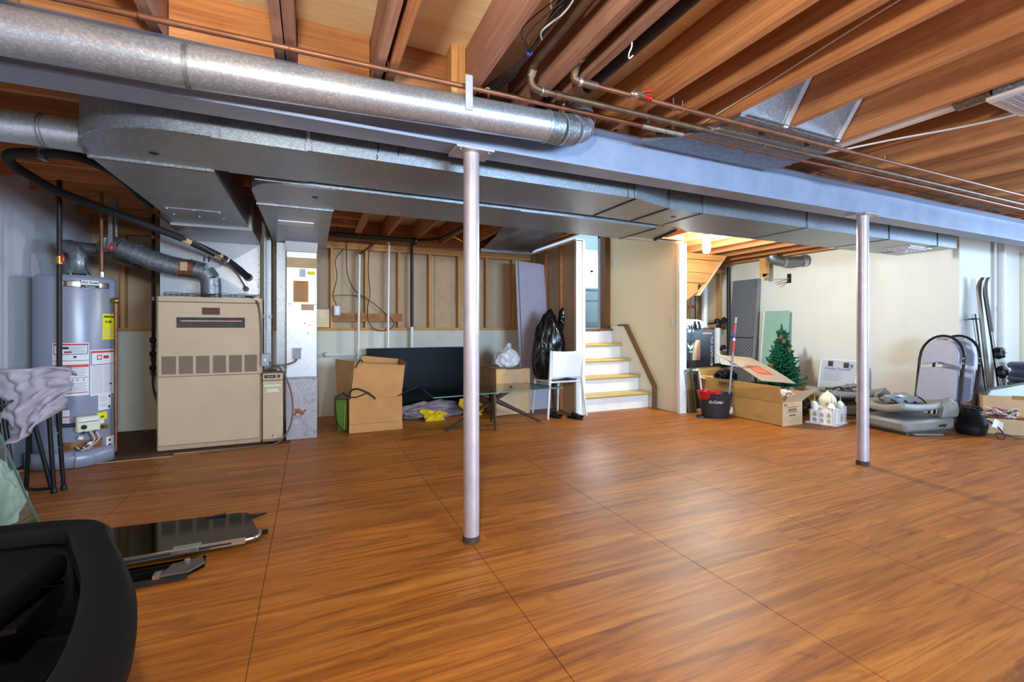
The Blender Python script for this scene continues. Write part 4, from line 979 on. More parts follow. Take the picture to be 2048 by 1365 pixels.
# insulated refrigerant hose
hz = thing('insulated_hose', 'thick black foam insulated hose looping under the joists to the plenum', 'hose', (-1.5, 4.6, 1.6))
pts = [(-.59, 5.26, 1.62), (-.65, 5.15, 1.68), (-.77, 5.02, 1.77), (-1.01, 4.85, 1.88), (-1.18, 4.75, 1.94), (-1.33, 4.65, 1.99), (-1.5, 4.5, 2.04), (-1.67, 4.28, 2.09), (-1.75, 4.12, 2.14), (-1.78, 4.0, 2.17), (-1.74, 3.88, 2.20), (-1.61, 3.81, 2.205), (-1.38, 3.77, 2.205), (-1.285, 4.0, 2.205), (-1.28, 4.38, 2.205), (-1.32, 5.0, 2.20)]
G().tube(smooth_path(pts, 7), .030, 14).done('foam_sleeve', 'rubber', hz, smooth=True)
G().tube(smooth_path([(-.61, 5.265, 1.50), (-.62, 5.2, 1.54), (-.70, 5.08, 1.69), (-.79, 4.97, 1.77), (-.93, 4.87, 1.86), (-1.06, 4.78, 1.95), (-1.22, 4.66, 2.10), (-1.28, 4.5, 2.15)], 6), .007, 8).done('liquid_line', 'armoured', hz, smooth=True)
for z, x, r_ in ((1.62, -.59, .042), (1.50, -.61, .028)):
    G().tube([(x, 5.262, z), (x, 5.284, z)], r_, 18).done('grommet', 'ring_brown', hz, smooth=True)
for p, q in (((-.83, 4.98, 1.795), (-.78, 5.012, 1.775)), ((-1.05, 4.83, 1.895), (-.99, 4.862, 1.872))):
    G().tube([p, q], .033, 12).done('paper_sleeve', 'cardboard_pale', hz, smooth=True)
G().tube([(-.75, 5.04, 1.757), (-.74, 5.05, 1.75)], .034, 12).done('white_tape', 'label_white', hz, smooth=True)
G().box(-1.56, -1.53, 3.76, 3.83, 2.165, 2.249).done('hanger_strap', 'galv', hz)

# armoured cable beside the furnace
ac = thing('furnace_cable', 'armoured grey cables and switch box at the furnace right edge', 'cable', (-.42, 4.88, 0))
G().tube(smooth_path([(-.60, 5.2, 1.42), (-.54, 5.0, 1.40), (-.47, 4.89, 1.34), (-.445, 4.88, 1.2), (-.435, 4.88, .95), (-.432, 4.88, .82)], 6), .010, 8).done('conduit', 'armoured', ac, smooth=True)
b_ = G().box(-.435, -.37, 4.84, 4.90, .74, .86).done('switch_box', 'frame_grey', ac, bevel=.004)
G().box(-.412, -.394, 4.833, 4.842, .785, .815).done('toggle', 'white_plastic', b_)
G().tube(smooth_path([(-.37, 4.86, .78), (-.32, 4.85, .75), (-.24, 4.85, .745), (-.15, 4.86, .775), (-.135, 4.89, .80)], 6), .008, 8).done('conduit', 'armoured', ac, smooth=True)
G().tube(smooth_path([(-.44, 4.89, .66), (-.36, 4.86, .72), (-.28, 4.85, .72), (-.20, 4.83, .56), (-.165, 4.80, .36), (-.19, 4.78, .16), (-.30, 4.76, .02), (-.5, 4.76, .008), (-.9, 4.72, .008)], 6), .008, 8).done('cord', 'armoured', ac, smooth=True)
G().tube([(-.40, 5.0, .86), (-.40, 5.0, ZJ - .05)], .010, 8).done('conduit', 'galv_bright', ac, smooth=True)

# ================================================================== PIPES AND WIRES UNDER THE CEILING
def clip_ring(p, r, parent, mat='solder'):
    G().tube([(p[0] - .004, p[1], p[2] + r), (p[0] - .004, p[1], p[2] + r + .03)], .0025, 5).done('hanger_clip', mat, parent)
p1 = thing('copper_pipe', 'copper pipe running above the round duct along the whole beam', 'pipe', (1.5, 1.98, 2.2))
G().tube([(XL + .01, 2.03, 2.218), (.8, 1.98, 2.22), (1.66, 1.97, 2.22)], .0115, 12).done('pipe', 'copper', p1, smooth=True)
G().tube([(1.66, 1.97, 2.22), (1.95, 1.965, 2.22)], .0145, 12).done('tee_fitting', 'solder', p1, smooth=True)
G().tube([(1.70, 1.97, 2.22), (1.70, 1.97, 2.25)], .012, 10).done('riser_stub', 'solder', p1, smooth=True)
G().tube([(1.95, 1.965, 2.22), (4.5, 1.92, 2.22), (XF - .01, 1.90, 2.22)], .0115, 12).done('pipe', 'copper', p1, smooth=True)
for x in (-.56, -.08, .3, .72, 1.16, 2.5, 3.4): G().tube(arc((x, 1.985, 2.22), .014, -150, 90, 8, (0, 1, 0), (0, 0, 1)) + [(x, 1.985, 2.26)], .002, 5).done('hanger_clip', 'copper', p1)
p2 = thing('copper_pipe', 'tarnished copper pipe turning down from the joists to run beside the beam, middle one', 'pipe', (3, 1.86, 2.2))
G().tube([(.925, YN + .05, 2.31), (.925, 1.74, 2.31)], .0165, 12).done('joist_run', 'copper_green', p2, smooth=True)
G().tube(smooth_path([(.925, 1.74, 2.31), (.925, 1.83, 2.305), (.928, 1.87, 2.27), (.945, 1.875, 2.23), (1.0, 1.875, 2.22)], 4), .0175, 12).done('elbow', 'copper_green', p2, smooth=True)
G().tube([(1.0, 1.875, 2.22), (2.38, 1.865, 2.22), (XF - .01, 1.80, 2.22)], .0145, 12).done('pipe', 'copper_green', p2, smooth=True)
for x in (.99, 1.06): G().tube([(x, 1.875, 2.22), (x + .03, 1.875, 2.22)], .02, 12).done('coupling', 'copper_green', p2, smooth=True)
for x in (1.6, 2.5, 3.4): G().tube(arc((x, 1.865, 2.22), .017, -150, 90, 8, (0, 1, 0), (0, 0, 1)) + [(x, 1.865, 2.26)], .002, 5).done('hanger_clip', 'solder', p2)
p3 = thing('copper_pipe', 'copper pipe with red handled valve, front one beside the beam', 'pipe', (3, 1.73, 2.2))
G().tube([(1.075, YN + .05, 2.29), (1.075, 1.60, 2.29)], .0165, 12).done('joist_run', 'copper_green', p3, smooth=True)
G().tube(smooth_path([(1.075, 1.60, 2.29), (1.075, 1.69, 2.285), (1.076, 1.73, 2.25), (1.085, 1.735, 2.225), (1.12, 1.735, 2.22)], 4), .0175, 12).done('elbow', 'copper_green', p3, smooth=True)
G().tube([(1.11, 1.735, 2.22), (1.2, 1.735, 2.22)], .018, 12).done('ball_valve', 'copper_green', p3, smooth=True)
G().tube([(1.2, 1.735, 2.22), (2.22, 1.735, 2.22), (XF - .01, 1.68, 2.22)], .0115, 12).done('pipe', 'copper', p3, smooth=True)
for x in (1.66, 1.72, 2.6, 3.5): G().tube(arc((x, 1.735, 2.22), .014, -150, 90, 8, (0, 1, 0), (0, 0, 1)) + [(x, 1.735, 2.26)], .002, 5).done('hanger_clip', 'solder', p3)
sc_ = thing('spring_clamp', 'small metal spring clamp with red tips on a copper pipe', 'clamp', (1.42, 1.73, 2.19))
G().blob((1.41, 1.725, 2.222), (.028, .02, .02), 2, .1).done('jaw', 'chrome', sc_, smooth=True)
for dz, dy in ((.018, -.012), (-.018, -.012)):
    G().bar((1.42, 1.72, 2.222), (1.475, 1.70, 2.222 + dz), .016, .006).done('handle', 'chrome', sc_)
    G().bar((1.455, 1.707, 2.222 + dz * .7), (1.49, 1.695, 2.222 + dz * 1.25), .02, .012).done('tip', 'red_plastic', sc_, bevel=.003)
bp = thing('drain_pipe', 'black drain pipe running between the joists above the elbow duct', 'pipe', (1.28, 0, 2.3))
G().tube([(1.285, YN + .05, 2.335), (1.285, 1.94, 2.335)], .032, 16).done('pipe', 'iron', bp, smooth=True)
hk = thing('wire_hook', 'white bent wire hook hanging from the joist near the copper elbows', 'hook', (1.08, 1.6, 2.2))
G().tube(smooth_path([(1.17, 1.45, 2.275), (1.17, 1.45, 2.235), (1.165, 1.46, 2.212), (1.18, 1.48, 2.205), (1.20, 1.48, 2.222)], 5), .003, 6).done('hook', 'wire_white', hk, smooth=True)
ow = thing('cable_bundle', 'bundle of black cables tied along the joist bay', 'cable', (.9, 1.5, 2.3))
for k in range(4):
    pts = [(.83 + .012 * k, -.6, 2.40), (.84 + .01 * k, .6, 2.36), (.83 + .012 * k, 1.25, 2.34 - .008 * k), (.86, 1.75, 2.30), (.80 + .02 * k, 2.0, 2.29), (.73, 2.3 + .05 * k, 2.28)]
    G().tube(smooth_path(pts, 6), .006, 6).done('cable', 'wire_dark', ow, smooth=True)
G().tube([(.86, 1.745, 2.30), (.86, 1.757, 2.30)], .015, 10).done('tie', 'blue_print', ow, smooth=True)
for k, (x, y) in enumerate(((.80, 1.28), (.85, 1.45))):
    G().tube(smooth_path([(x, y - .2, 2.36), (x + .01, y - .1, 2.31), (x + .015, y, 2.29), (x - .02, y + .12, 2.28), (x + .02, y + .2, 2.30)], 5), .0035, 6).done('loose_wire', 'wire_white', ow, smooth=True)
for k in range(3):
    G().tube(smooth_path([(.86, 1.74, 2.30), (.80 - .02 * k, 1.6, 2.25 + .02 * k), (.83, 1.42 - .05 * k, 2.28), (.88, 1.55, 2.33), (.86, 1.76, 2.30)], 6), .0025, 5).done('loop_wire', 'wire_dark', ow, smooth=True)
wn_ = thing('wire_stub', 'short wire with orange cap hanging beside the first big joist', 'wire', (.78, 2.05, 2.2))
G().tube(smooth_path([(.775, 2.06, 2.275), (.79, 2.06, 2.285), (.795, 2.06, 2.27), (.79, 2.06, 2.25)], 4), .003, 6).done('wire', 'wire_white', wn_, smooth=True)
G().cyl((.79, 2.06, 2.25), (.79, 2.06, 2.225), .006, 8).done('wire_nut', 'label_orange', wn_)
cw = thing('ceiling_cable', 'thin white cable stapled along a joist face, upper right', 'cable', (2.03, 1, 2.3))
G().tube(smooth_path([(2.03, -.8, 2.40), (2.03, .3, 2.38), (2.03, 1.0, 2.345), (2.03, 1.5, 2.30), (2.028, 1.9, 2.27)], 6), .004, 6).done('cable', 'wire_white', cw, smooth=True)
cw2 = thing('ceiling_cable', 'white cable sagging across the joists below the fan grille', 'cable', (3.3, 1.4, 2.24))
G().tube(smooth_path([(3.55, .5, 2.246), (3.45, .95, 2.24), (3.35, 1.25, 2.236), (3.2, 1.55, 2.243), (3.05, 1.85, 2.243), (2.9, 2.1, 2.246)], 6), .006, 6).done('cable', 'wire_white', cw2, smooth=True)
cw3 = thing('ceiling_cable', 'dark cables looping under the far right joists', 'cable', (4, 1.9, 2.2))
for k in range(3):
    G().tube(smooth_path([(2.9 + .1 * k, 2.05, 2.245), (3.6, 2.06 - .02 * k, 2.225 - .01 * k), (4.4, 2.05, 2.24), (5.4, 2.04 - .02 * k, 2.22), (6.4, 2.05, 2.24), (7.4, 2.05, 2.23)], 6), .004, 6).done('cable', 'wire_dark', cw3, smooth=True)

# plumbing on the back wall
YP = 5.95
d1 = thing('drain_pipe', 'black horizontal drain pipe under the joists dropping to the foundation ledge', 'pipe', (.8, 5.8, 1.1))
G().tube([(.0, 5.75, 2.225), (1.17, 5.75, 2.215)], .027, 16).done('horizontal_run', 'iron', d1, smooth=True)
G().blob((1.20, 5.78, 2.215), (.055, .055, .05), 3, .04).done('elbow', 'iron', d1, smooth=True)
G().tube([(1.205, YP, 2.2), (1.205, YP, 1.115)], .021, 14).done('vertical_run', 'iron', d1, smooth=True)
G().tube([(1.20, 5.78, 2.21), (1.205, YP, 2.20)], .022, 12).done('offset', 'iron', d1, smooth=True)
G().tube([(1.205, YP, 1.115), (1.205, YP, .1)], .021, 14).done('lower_run', 'pvc', d1, smooth=True)
G().tube([(1.24, 5.77, 2.225), (1.5, 5.6, 2.235), (1.62, 4.2, 2.24)], .018, 10).done('branch', 'iron', d1, smooth=True)
for x in (.28, .47): G().tube([(x, 5.75, 2.24), (x, 5.75, 2.36)], .004, 6).done('hanger', 'iron', d1)
wp = thing('water_pipe', 'white painted water pipe dropping down the back wall, left one', 'pipe', (.53, YP, .7))
G().tube([(.55, YP, 2.03), (.535, YP, .72)], .014, 10).done('drop', 'pvc', wp, smooth=True)
G().tube([(.55, YP, 2.03), (.63, 5.9, 2.09), (.77, 5.78, 2.20)], .014, 10).done('offset', 'copper', wp, smooth=True)
wp2 = thing('water_pipe', 'white painted water pipe dropping down the back wall, right one', 'pipe', (.9, YP, .7))
G().tube([(.91, YP, 2.19), (.895, YP, .3)], .014, 10).done('drop', 'pvc', wp2, smooth=True)
G().tube([(-.1, 5.80, 2.185), (.86, 5.80, 2.175)], .011, 10).done('horizontal_run', 'copper', wp2, smooth=True)
G().tube([(.86, 5.80, 2.175), (.90, 5.85, 2.18), (.91, YP, 2.19)], .016, 10).done('elbow', 'solder', wp2, smooth=True)
wp3 = thing('wall_pipe', 'white horizontal pipe with a small tap low on the foundation wall', 'pipe', (.3, 6.0, .75))
G().tube([(.0, 6.02, .765), (1.0, 6.02, .765)], .013, 10).done('pipe', 'pvc', wp3, smooth=True)
G().blob((.17, 5.99, .775), (.04, .03, .03), 2, .2, 3, 2).done('tap', 'pvc', wp3, smooth=True)
cl_ = thing('hanging_cable', 'black cable looping down the open stud bays', 'cable', (.6, 6.0, 1.0))
G().tube(smooth_path([(.40, 6.0, 2.18), (.40, 6.0, 1.85), (.45, 5.99, 1.65), (.55, 5.985, 1.53), (.72, 5.985, 1.42), (.87, 5.985, 1.29), (.95, 5.98, 1.22), (.98, 5.98, 1.15), (.93, 5.98, 1.09), (.82, 5.98, 1.065), (.72, 5.98, 1.10), (.66, 5.99, 1.2), (.65, 5.99, 1.35), (.68, 5.99, 1.55), (.66, 6.0, 1.85), (.68, 6.0, 2.18)], 6), .006, 6).done('cable', 'wire_dark', cl_, smooth=True)
ob = thing('outlet_box', 'small grey outlet box with cables on the leftmost stud', 'electrical box', (.285, 6.02, 1.26))
G().box(.25, .325, 5.99, 6.045, 1.255, 1.38).done('box', 'frame_grey', ob, bevel=.004)
G().box(.268, .307, 5.984, 5.992, 1.275, 1.36).done('outlet', 'white_plastic', ob, bevel=.004)
G().tube(smooth_path([(.285, 6.02, 1.38), (.25, 6.02, 1.48), (.25, 6.03, 1.55), (.29, 6.04, 1.75), (.27, 6.05, 1.95), (.36, 6.05, 2.09)], 6), .005, 6).done('cable', 'wire_dark', ob, smooth=True)
G().tube(smooth_path([(.25, 6.03, 1.50), (.38, 6.05, 1.52), (.52, 6.05, 1.515), (.64, 6.05, 1.50)], 5), .004, 6).done('cable', 'wire_dark', ob, smooth=True)
yc = thing('ceiling_cable', 'pale yellow cable under the joists beyond the foreground column', 'cable', (1.8, 5.5, 2.2))
G().tube(smooth_path([(1.62, 5.45, 2.246), (1.75, 5.55, 2.225), (1.95, 5.75, 2.20), (2.1, 5.9, 2.20)], 5), .006, 6).done('cable', 'gold', yc, smooth=True)

# pipes in the far right corner of the back wall
cpz = thing('corner_pipes', 'dark pipes with valves and fittings in the far right corner', 'pipe', (6.9, 5.85, 0))
G().tube([(6.93, 5.88, .1), (6.93, 5.88, 2.2)], .03, 14).done('stack_pipe', 'iron', cpz, smooth=True)
G().tube([(6.2, 5.95, 1.0), (6.2, 5.95, 1.9)], .012, 10).done('riser', 'iron', cpz, smooth=True)
G().blob((6.12, 5.93, 1.47), (.04, .02, .03), 2, .2).done('valve_handle', 'red_plastic', cpz, smooth=True)
for k, (x, z) in enumerate(((6.65, 1.22), (6.75, 1.20), (6.70, 1.12), (6.82, 1.25), (6.8, .75), (6.72, .72))):
    G().blob((x, 5.88, z), (.055, .045, .045), 2, .3, 3, k).done('fitting', 'iron', cpz, smooth=True)
G().tube([(6.45, 5.9, 1.17), (6.92, 5.88, 1.22)], .016, 10).done('branch', 'iron', cpz, smooth=True)
G().tube([(6.68, 5.9, 1.1), (6.68, 5.9, .1)], .05, 16).done('drain_stack', 'pvc', cpz, smooth=True)
G().tube([(6.45, 5.98, 1.1), (6.45, 5.98, 2.2)], .055, 16).done('painted_stack', 'pvc', cpz, smooth=True)

# ================================================================== LAMPS
def bulb(name, label, x, y, z, strength, col, stem):
    e = thing(name, label, 'lamp', (x, y, z - .2))
    G().lathe([(.055, z - .022), (.055, z - .008), (.045, z)], (x, y, 0), 24).done('socket_base', 'frame_grey', e, smooth=True)
    G().lathe([(.022, z - stem), (.022, z - .02)], (x, y, 0), 16).done('lamp_holder', 'frame_grey', e, smooth=True)
    m = emit(name + '_glow', col, strength)
    G().lathe([(.015, z - stem - .185), (.034, z - stem - .178), (.045, z - stem - .15), (.045, z - stem - .05), (.028, z - stem)], (x, y, 0), 20).done('bulb', m, e, smooth=True)
bulb('bare_bulb', 'glowing bare bulb on a joist above the stair wall end', 4.40, 4.05, ZJ, 1050, (0.95, 1.0, 0.92, 1), .05)
bulb('pendant_bulb', 'glowing bulb hanging on a cord above the camera', -.10, .10, 1.97, 820, (1.0, 0.93, 0.80, 1), .03)
G().tube([(-.10, .10, 1.97), (-.10, .10, ZJ)], .004, 6).done('cord', 'wire_white', bpy.data.objects['pendant_bulb'])

kl = thing('kitchen_lamp', 'unseen added fill lamp brightening the kitchen above the landing', 'lamp', (5.2, 7.4, 3.4))  # added out-of-view emitter that brightens the dark kitchen walls
G().lathe([(.16, 3.42), (.17, 3.44), (.17, 3.498)], (5.2, 7.4, 0), 24).done('rim', 'frame_grey', kl, smooth=True)
G().lathe([(.02, 3.36), (.10, 3.37), (.15, 3.42)], (5.2, 7.4, 0), 24).done('glass_bowl', emit('kitchen_lamp_glow', (0.95, 0.98, 1.0, 1), 90), kl, smooth=True)
for a_, b_ in (((.93, 1.845, 2.295), (.928, 1.868, 2.275)), ((.985, 1.875, 2.221), (1.0, 1.875, 2.22))):
    G().tube([a_, b_], .0195, 12).done('solder_ring', 'solder', p2, smooth=True)
for a_, b_ in (((1.075, 1.66, 2.289), (1.075, 1.68, 2.287)), ((1.10, 1.735, 2.221), (1.115, 1.735, 2.22))):
    G().tube([a_, b_], .0195, 12).done('solder_ring', 'solder', p3, smooth=True)

# ================================================================== LEFT FOREGROUND
# folded camping chair
fc = thing('camping_chair', 'folded camping chair with faded grey canvas and black tube legs at the left wall', 'chair', (-1.66, 3.95, 0))
def cloth(u, v):
    # u around, v from top to bottom; a limp folded canvas wedge
    zt = .845 - v * (.29 + .24 * (1 - u))
    w = 1 - .30 * v ** 1.5
    x = -1.90 + .415 * u * w + .10 * v
    q = Vector((u * 3.2 + v * 1.5, v * 3.4 - u, 1.3))
    d = .10 * math.sin(math.pi * min(1, u * 1.02)) + .11 * (.35 - abs(noise.noise(q))) * (.25 + v) + .05 * noise.noise(q * 2.3)
    y = 3.98 - d - .03 * v
    return (x + .02 * noise.noise(q * 1.7), y, zt + .02 * math.sin(7 * u + 1) * v)
G().sheet(cloth, 48, 44).done('canvas', 'fabric_pink', fc, smooth=True, solid=.012, angle=80)
def cloth2(u, v):
    return (-1.88 + .41 * u, 3.93 + .11 * v + .02 * math.sin(6 * u), .84 + .012 * math.sin(8 * u + 2) - .05 * v)
G().sheet(cloth2, 20, 6).done('canvas_fold', 'fabric_pink', fc, smooth=True, solid=.012, angle=80)
G().tube(smooth_path([(-1.90, 3.86, .64), (-1.80, 3.84, .62), (-1.74, 3.85, .63), (-1.72, 3.87, .65)], 4), .008, 6).done('strap', 'wire_dark', fc, smooth=True)
for a, b in (((-1.56, 4.0, .60), (-1.545, 4.05, .0)), ((-1.60, 3.98, .64), (-1.575, 4.0, .0)), ((-1.66, 3.95, .52), (-1.59, 4.0, .04)), ((-1.79, 3.90, .70), (-1.68, 3.82, .0)), ((-1.83, 3.92, .68), (-1.74, 3.86, .02)), ((-1.70, 4.0, .42), (-1.74, 4.06, .03))):
    lg = G().cyl(a, b, .0125, 12).done('leg', 'black_plastic', fc, smooth=True)
for a in ((-1.545, 4.05, 0), (-1.575, 4.0, 0), (-1.68, 3.82, 0)):
    G().lathe([(.018, .0), (.019, .01), (.015, .03)], a, 12).done('foot_cap', 'black_plastic', fc, smooth=True)
G().tube(smooth_path([(-1.74, 4.06, .03), (-1.70, 4.07, .018), (-1.62, 4.06, .018), (-1.585, 4.02, .03)], 4), .011, 10).done('crossbar', 'black_plastic', fc, smooth=True)
for z in (.57, .40, .30, .09, .05): G().cyl((-1.553 - z * .01, 4.03 - z * .06, z), (-1.553 - z * .01, 4.012 - z * .06, z), .006, 8).done('rivet', 'chrome', fc)

# sheet of glass leaning by the left wall with a pale bag behind it
gs = thing('glass_sheet', 'large clear glass sheet leaning towards the left wall', 'glass', (-1.5, 3.0, 0))
G().hexa([(-1.385, 2.30, .0), (-1.375, 2.30, .0), (-1.375, 3.35, .0), (-1.385, 3.35, .0)], [(-1.755, 2.30, 1.2), (-1.745, 2.30, 1.2), (-1.745, 3.35, 1.2), (-1.755, 3.35, 1.2)]).done('pane', 'glass_clear', gs)
G().bar((-1.38, 3.352, .0), (-1.75, 3.352, 1.2), .004, .011).done('pane_edge', 'glass_edge', gs)
G().blob((-1.605, 3.47, .15), (.10, .08, .20), 5, .4, 1.3, 4, lambda p: Vector((p.x, p.y, max(p.z, -.75))), False, 2, .08).done('plastic_bag', 'pale_bag', None, smooth=True, angle=25)
tag(bpy.data.objects['plastic_bag'], 'crumpled pale green plastic bag behind the leaning glass sheet', 'bag')

# stack of car door windows on the floor
cg = thing('car_door_glass', 'tinted car door window with bright trim lying on the floor, topmost', 'car window', (-.55, 2.75, .02))
G().prism([(-1.15, 2.58), (-.34, 2.60), (-.255, 2.62), (-.25, 2.66), (-.33, 2.95), (-.38, 2.975), (-1.05, 3.03)], 'z', .048, .053).done('pane', 'glass_car', cg)
G().bar((-1.15, 2.567, .048), (-.30, 2.59, .048), .022, .022).done('trim_strip', 'chrome', cg)
G().bar((-.92, 2.555, .050), (-.36, 2.578, .050), .003, .009).done('trim_channel', 'iron', cg)
G().tube(smooth_path([(-.31, 2.592, .048), (-.265, 2.605, .048), (-.245, 2.635, .048), (-.245, 2.67, .05)], 4), .009, 8).done('trim_corner', 'chrome', cg, smooth=True)
G().box(-.60, -.49, 2.565, 2.62, .054, .062).done('lift_bracket', 'glass_edge', cg)
G().box(-.60, -.49, 2.552, 2.575, .050, .066).done('bracket_clip', 'chrome', cg)
G().bar((-.53, 2.962, .052), (-.44, 2.967, .058), .012, .012).done('rubber_block', 'black_plastic', cg)
cg2 = thing('car_door_glass', 'tinted car window underneath with triangular tip pointing right', 'car window', (-.55, 2.8, .005))
G().prism([(-1.1, 2.72), (-.42, 2.74), (-.36, 2.90), (-.24, 2.985), (-.45, 3.02), (-1.1, 3.06)], 'z', .022, .027).done('pane', 'glass_car', cg2)
G().bar((-.95, 2.84, .012), (-.215, 2.745, .012), .018, .02).done('rubber_seal', 'black_plastic', cg2)
for i in range(5): G().bar((-.80 + i * .1, 2.83 + .012 * i, .029), (-.73 + i * .1, 2.838 + .012 * i, .029), .016, .002).done('seal_mark', 'ink', cg2)
cg3 = thing('car_door_glass', 'black framed quarter window under the others, nearest the open frame', 'car window', (-.6, 2.45, 0))
G().prism([(-.95, 2.40), (-.52, 2.40), (-.45, 2.47), (-.46, 2.56), (-.95, 2.56)], 'z', .008, .020).done('pane', 'glass_car', cg3)
G().bar((-.95, 2.395, .014), (-.50, 2.395, .014), .014, .02).done('frame', 'iron', cg3)
G().prism([(-.60, 2.405), (-.50, 2.405), (-.45, 2.47), (-.47, 2.53), (-.58, 2.50)], 'z', .021, .032).done('hinge_plate', 'leather_dark', cg3)
G().box(-.625, -.60, 2.39, 2.43, .02, .04).done('clip', 'chrome', cg3)
G().cyl((-.52, 2.49, .032), (-.52, 2.49, .045), .012, 10).done('pivot', 'chrome', cg3, smooth=True)

# big black open frame at the lower left
bf = thing('black_frame_stand', 'big black plastic stand with curved rim and slanted bar, bottom left corner', 'stand', (-.7, 1.4, 0))
outer = smooth_path([(-1.6, 1.94), (-.86, 1.872), (-.66, 1.835), (-.575, 1.775), (-.53, 1.67), (-.44, 1.47), (-.365, 1.285), (-.32, 1.12), (-.30, .98), (-.31, .80), (-.36, .62), (-.46, .45)], 5)
inner = smooth_path([(-1.6, 1.885), (-.86, 1.815), (-.70, 1.79), (-.655, 1.74), (-.60, 1.62), (-.535, 1.48), (-.49, 1.36), (-.445, 1.20), (-.42, 1.05), (-.43, .88), (-.47, .70), (-.56, .54)], 5)
g = G(); n = min(len(outer), len(inner))
vt = []
for a, b in zip(outer[:n], inner[:n]):
    ring = [(a[0], a[1], .475), (a[0], a[1], .50), ((a[0] * .85 + b[0] * .15), (a[1] * .85 + b[1] * .15), .512), ((a[0] * .15 + b[0] * .85), (a[1] * .15 + b[1] * .85), .508), (b[0], b[1], .498), (b[0], b[1], .46), ((a[0] + b[0]) / 2, (a[1] + b[1]) / 2, .45)]
    vt.append([g.bm.verts.new(p) for p in ring])
for A, B in zip(vt, vt[1:]):
    for k in range(7): g.bm.faces.new((A[k], A[(k + 1) % 7], B[(k + 1) % 7], B[k]))
g.bm.faces.new(vt[0][::-1]); g.bm.faces.new(vt[-1])
g.done('rim', 'black_soft', bf, smooth=True, angle=50)
g = G()
vt = []
for (a, b) in list(zip(outer[:n], inner[:n]))[:38]:
    m_ = ((a[0] * .5 + b[0] * .5), (a[1] * .5 + b[1] * .5))
    vt.append([g.bm.verts.new((m_[0], m_[1], .46)), g.bm.verts.new((m_[0] - .015, m_[1] - .01, .03))])
for A, B in zip(vt, vt[1:]): g.bm.faces.new((A[0], A[1], B[1], B[0]))
g.done('skirt_wall', 'black_soft', bf, smooth=True, solid=.012)
G().prism([(-1.6, 1.3), (-.62, 1.3), (-.62, 1.72), (-1.6, 1.86)], 'z', .20, .215).done('shelf', 'black_plastic', bf)
G().prism([(-1.6, 1.5), (-.66, 1.5), (-.66, 1.73), (-1.6, 1.86)], 'z', .36, .372).done('shelf', 'black_plastic', bf)
G().bar((-.70, 1.72, .43), (-.93, .55, .36), .13, .07).done('slanted_bar', 'black_soft', bf, bevel=.02)
for x, y in ((-.36, 1.12), (-.40, .62), (-.60, 1.74)):
    G().cyl((x - .02, y, 0), (x - .02, y, .46), .022, 12).done('leg', 'black_soft', bf, smooth=True)
for z in (.30, .42): G().bar((-.66, 1.60, z), (-.60, 1.575, z + .004), .003, .002).done('edge_strip', 'black_soft', bf)

# ================================================================== BACK WALL THINGS
tv = thing('television', 'large black flat television leaning on the foundation wall', 'television', (1.28, 5.85, .03))
G().hexa([(.62, 5.80, .03), (1.94, 5.80, .03), (1.94, 5.845, .03), (.62, 5.845, .03)], [(.62, 5.86, .845), (1.94, 5.86, .845), (1.94, 5.905, .845), (.62, 5.905, .845)]).done('housing', 'black_plastic', tv, bevel=.004)
G().hexa([(.63, 5.797, .045), (1.93, 5.797, .045), (1.93, 5.80, .045), (.63, 5.80, .045)], [(.63, 5.8555, .838), (1.93, 5.8555, .838), (1.93, 5.858, .838), (.63, 5.858, .838)]).done('screen', 'screen', tv)

def carton(name, label, x0, x1, y0, y1, h, mat='cardboard', rz=0, t=.006, opened=True, group=None):
    cx, cy = (x0 + x1) / 2, (y0 + y1) / 2
    e = thing(name, label, 'box', (cx, cy, 0), rz, group)
    a, b = (x1 - x0) / 2, (y1 - y0) / 2
    G().box(-a, a, -b, -b + t, 0, h).done('side_panel', mat, e, w=False)
    G().box(-a, a, b - t, b, 0, h).done('side_panel', mat, e, w=False)
    G().box(-a, -a + t, -b + t, b - t, 0, h).done('side_panel', mat, e, w=False)
    G().box(a - t, a, -b + t, b - t, 0, h).done('side_panel', mat, e, w=False)
    G().box(-a, a, -b, b, 0, t).done('bottom_panel', mat, e, w=False)
    if not opened: G().box(-a, a, -b, b, h - t, h).done('top_panel', mat, e, w=False)
    return e
bx = carton('cardboard_box', 'brown cardboard box near the metal air drop, lower one of two', .36, .905, 4.99, 5.30, .355)
G().box(-.274, .272, -.158, -.155, .085, .089).done('fold_crease', 'cardboard_in', bx, w=False)
G().box(-.275, .275, -.165, -.155, .0, .085).done('bottom_flap', 'cardboard', bx, w=False)
b2 = thing('cardboard_box', 'open brown cardboard box tilted on top of the lower box', 'box', (.63, 5.1, .2), 0)
sk = .045; z0, z1 = .20, .735
def P2(x, y, z): return (x + sk * (z - .3) / .45, y, z - .05 * (x - .35) * (z - z0) / (z1 - z0) * 1.6)
def pan(x0, x1, y0, y1, za, zb, mat='cardboard', nm='side_panel'):
    G().hexa([P2(x0, y0, za), P2(x1, y0, za), P2(x1, y1, za), P2(x0, y1, za)], [P2(x0, y0, zb), P2(x1, y0, zb), P2(x1, y1, zb), P2(x0, y1, zb)]).done(nm, mat, b2)
pan(.368, .895, 5.005, 5.011, z0, z1); pan(.368, .895, 5.285, 5.291, z0, z1, 'cardboard_in')
pan(.366, .373, 5.011, 5.285, z0, z1, 'cardboard_in'); pan(.89, .896, 5.011, 5.285, z0, z1, 'cardboard_in')
pan(.366, .896, 5.005, 5.291, z0, z0 + .006)
G().hexa([(.25, 5.20, .36), (.36, 5.01, .36), (.365, 5.012, .36), (.255, 5.205, .36)], [(.235, 5.25, .765), (.40, 5.0, .745), (.405, 5.005, .745), (.24, 5.255, .765)]).done('flap', 'cardboard_in', b2)
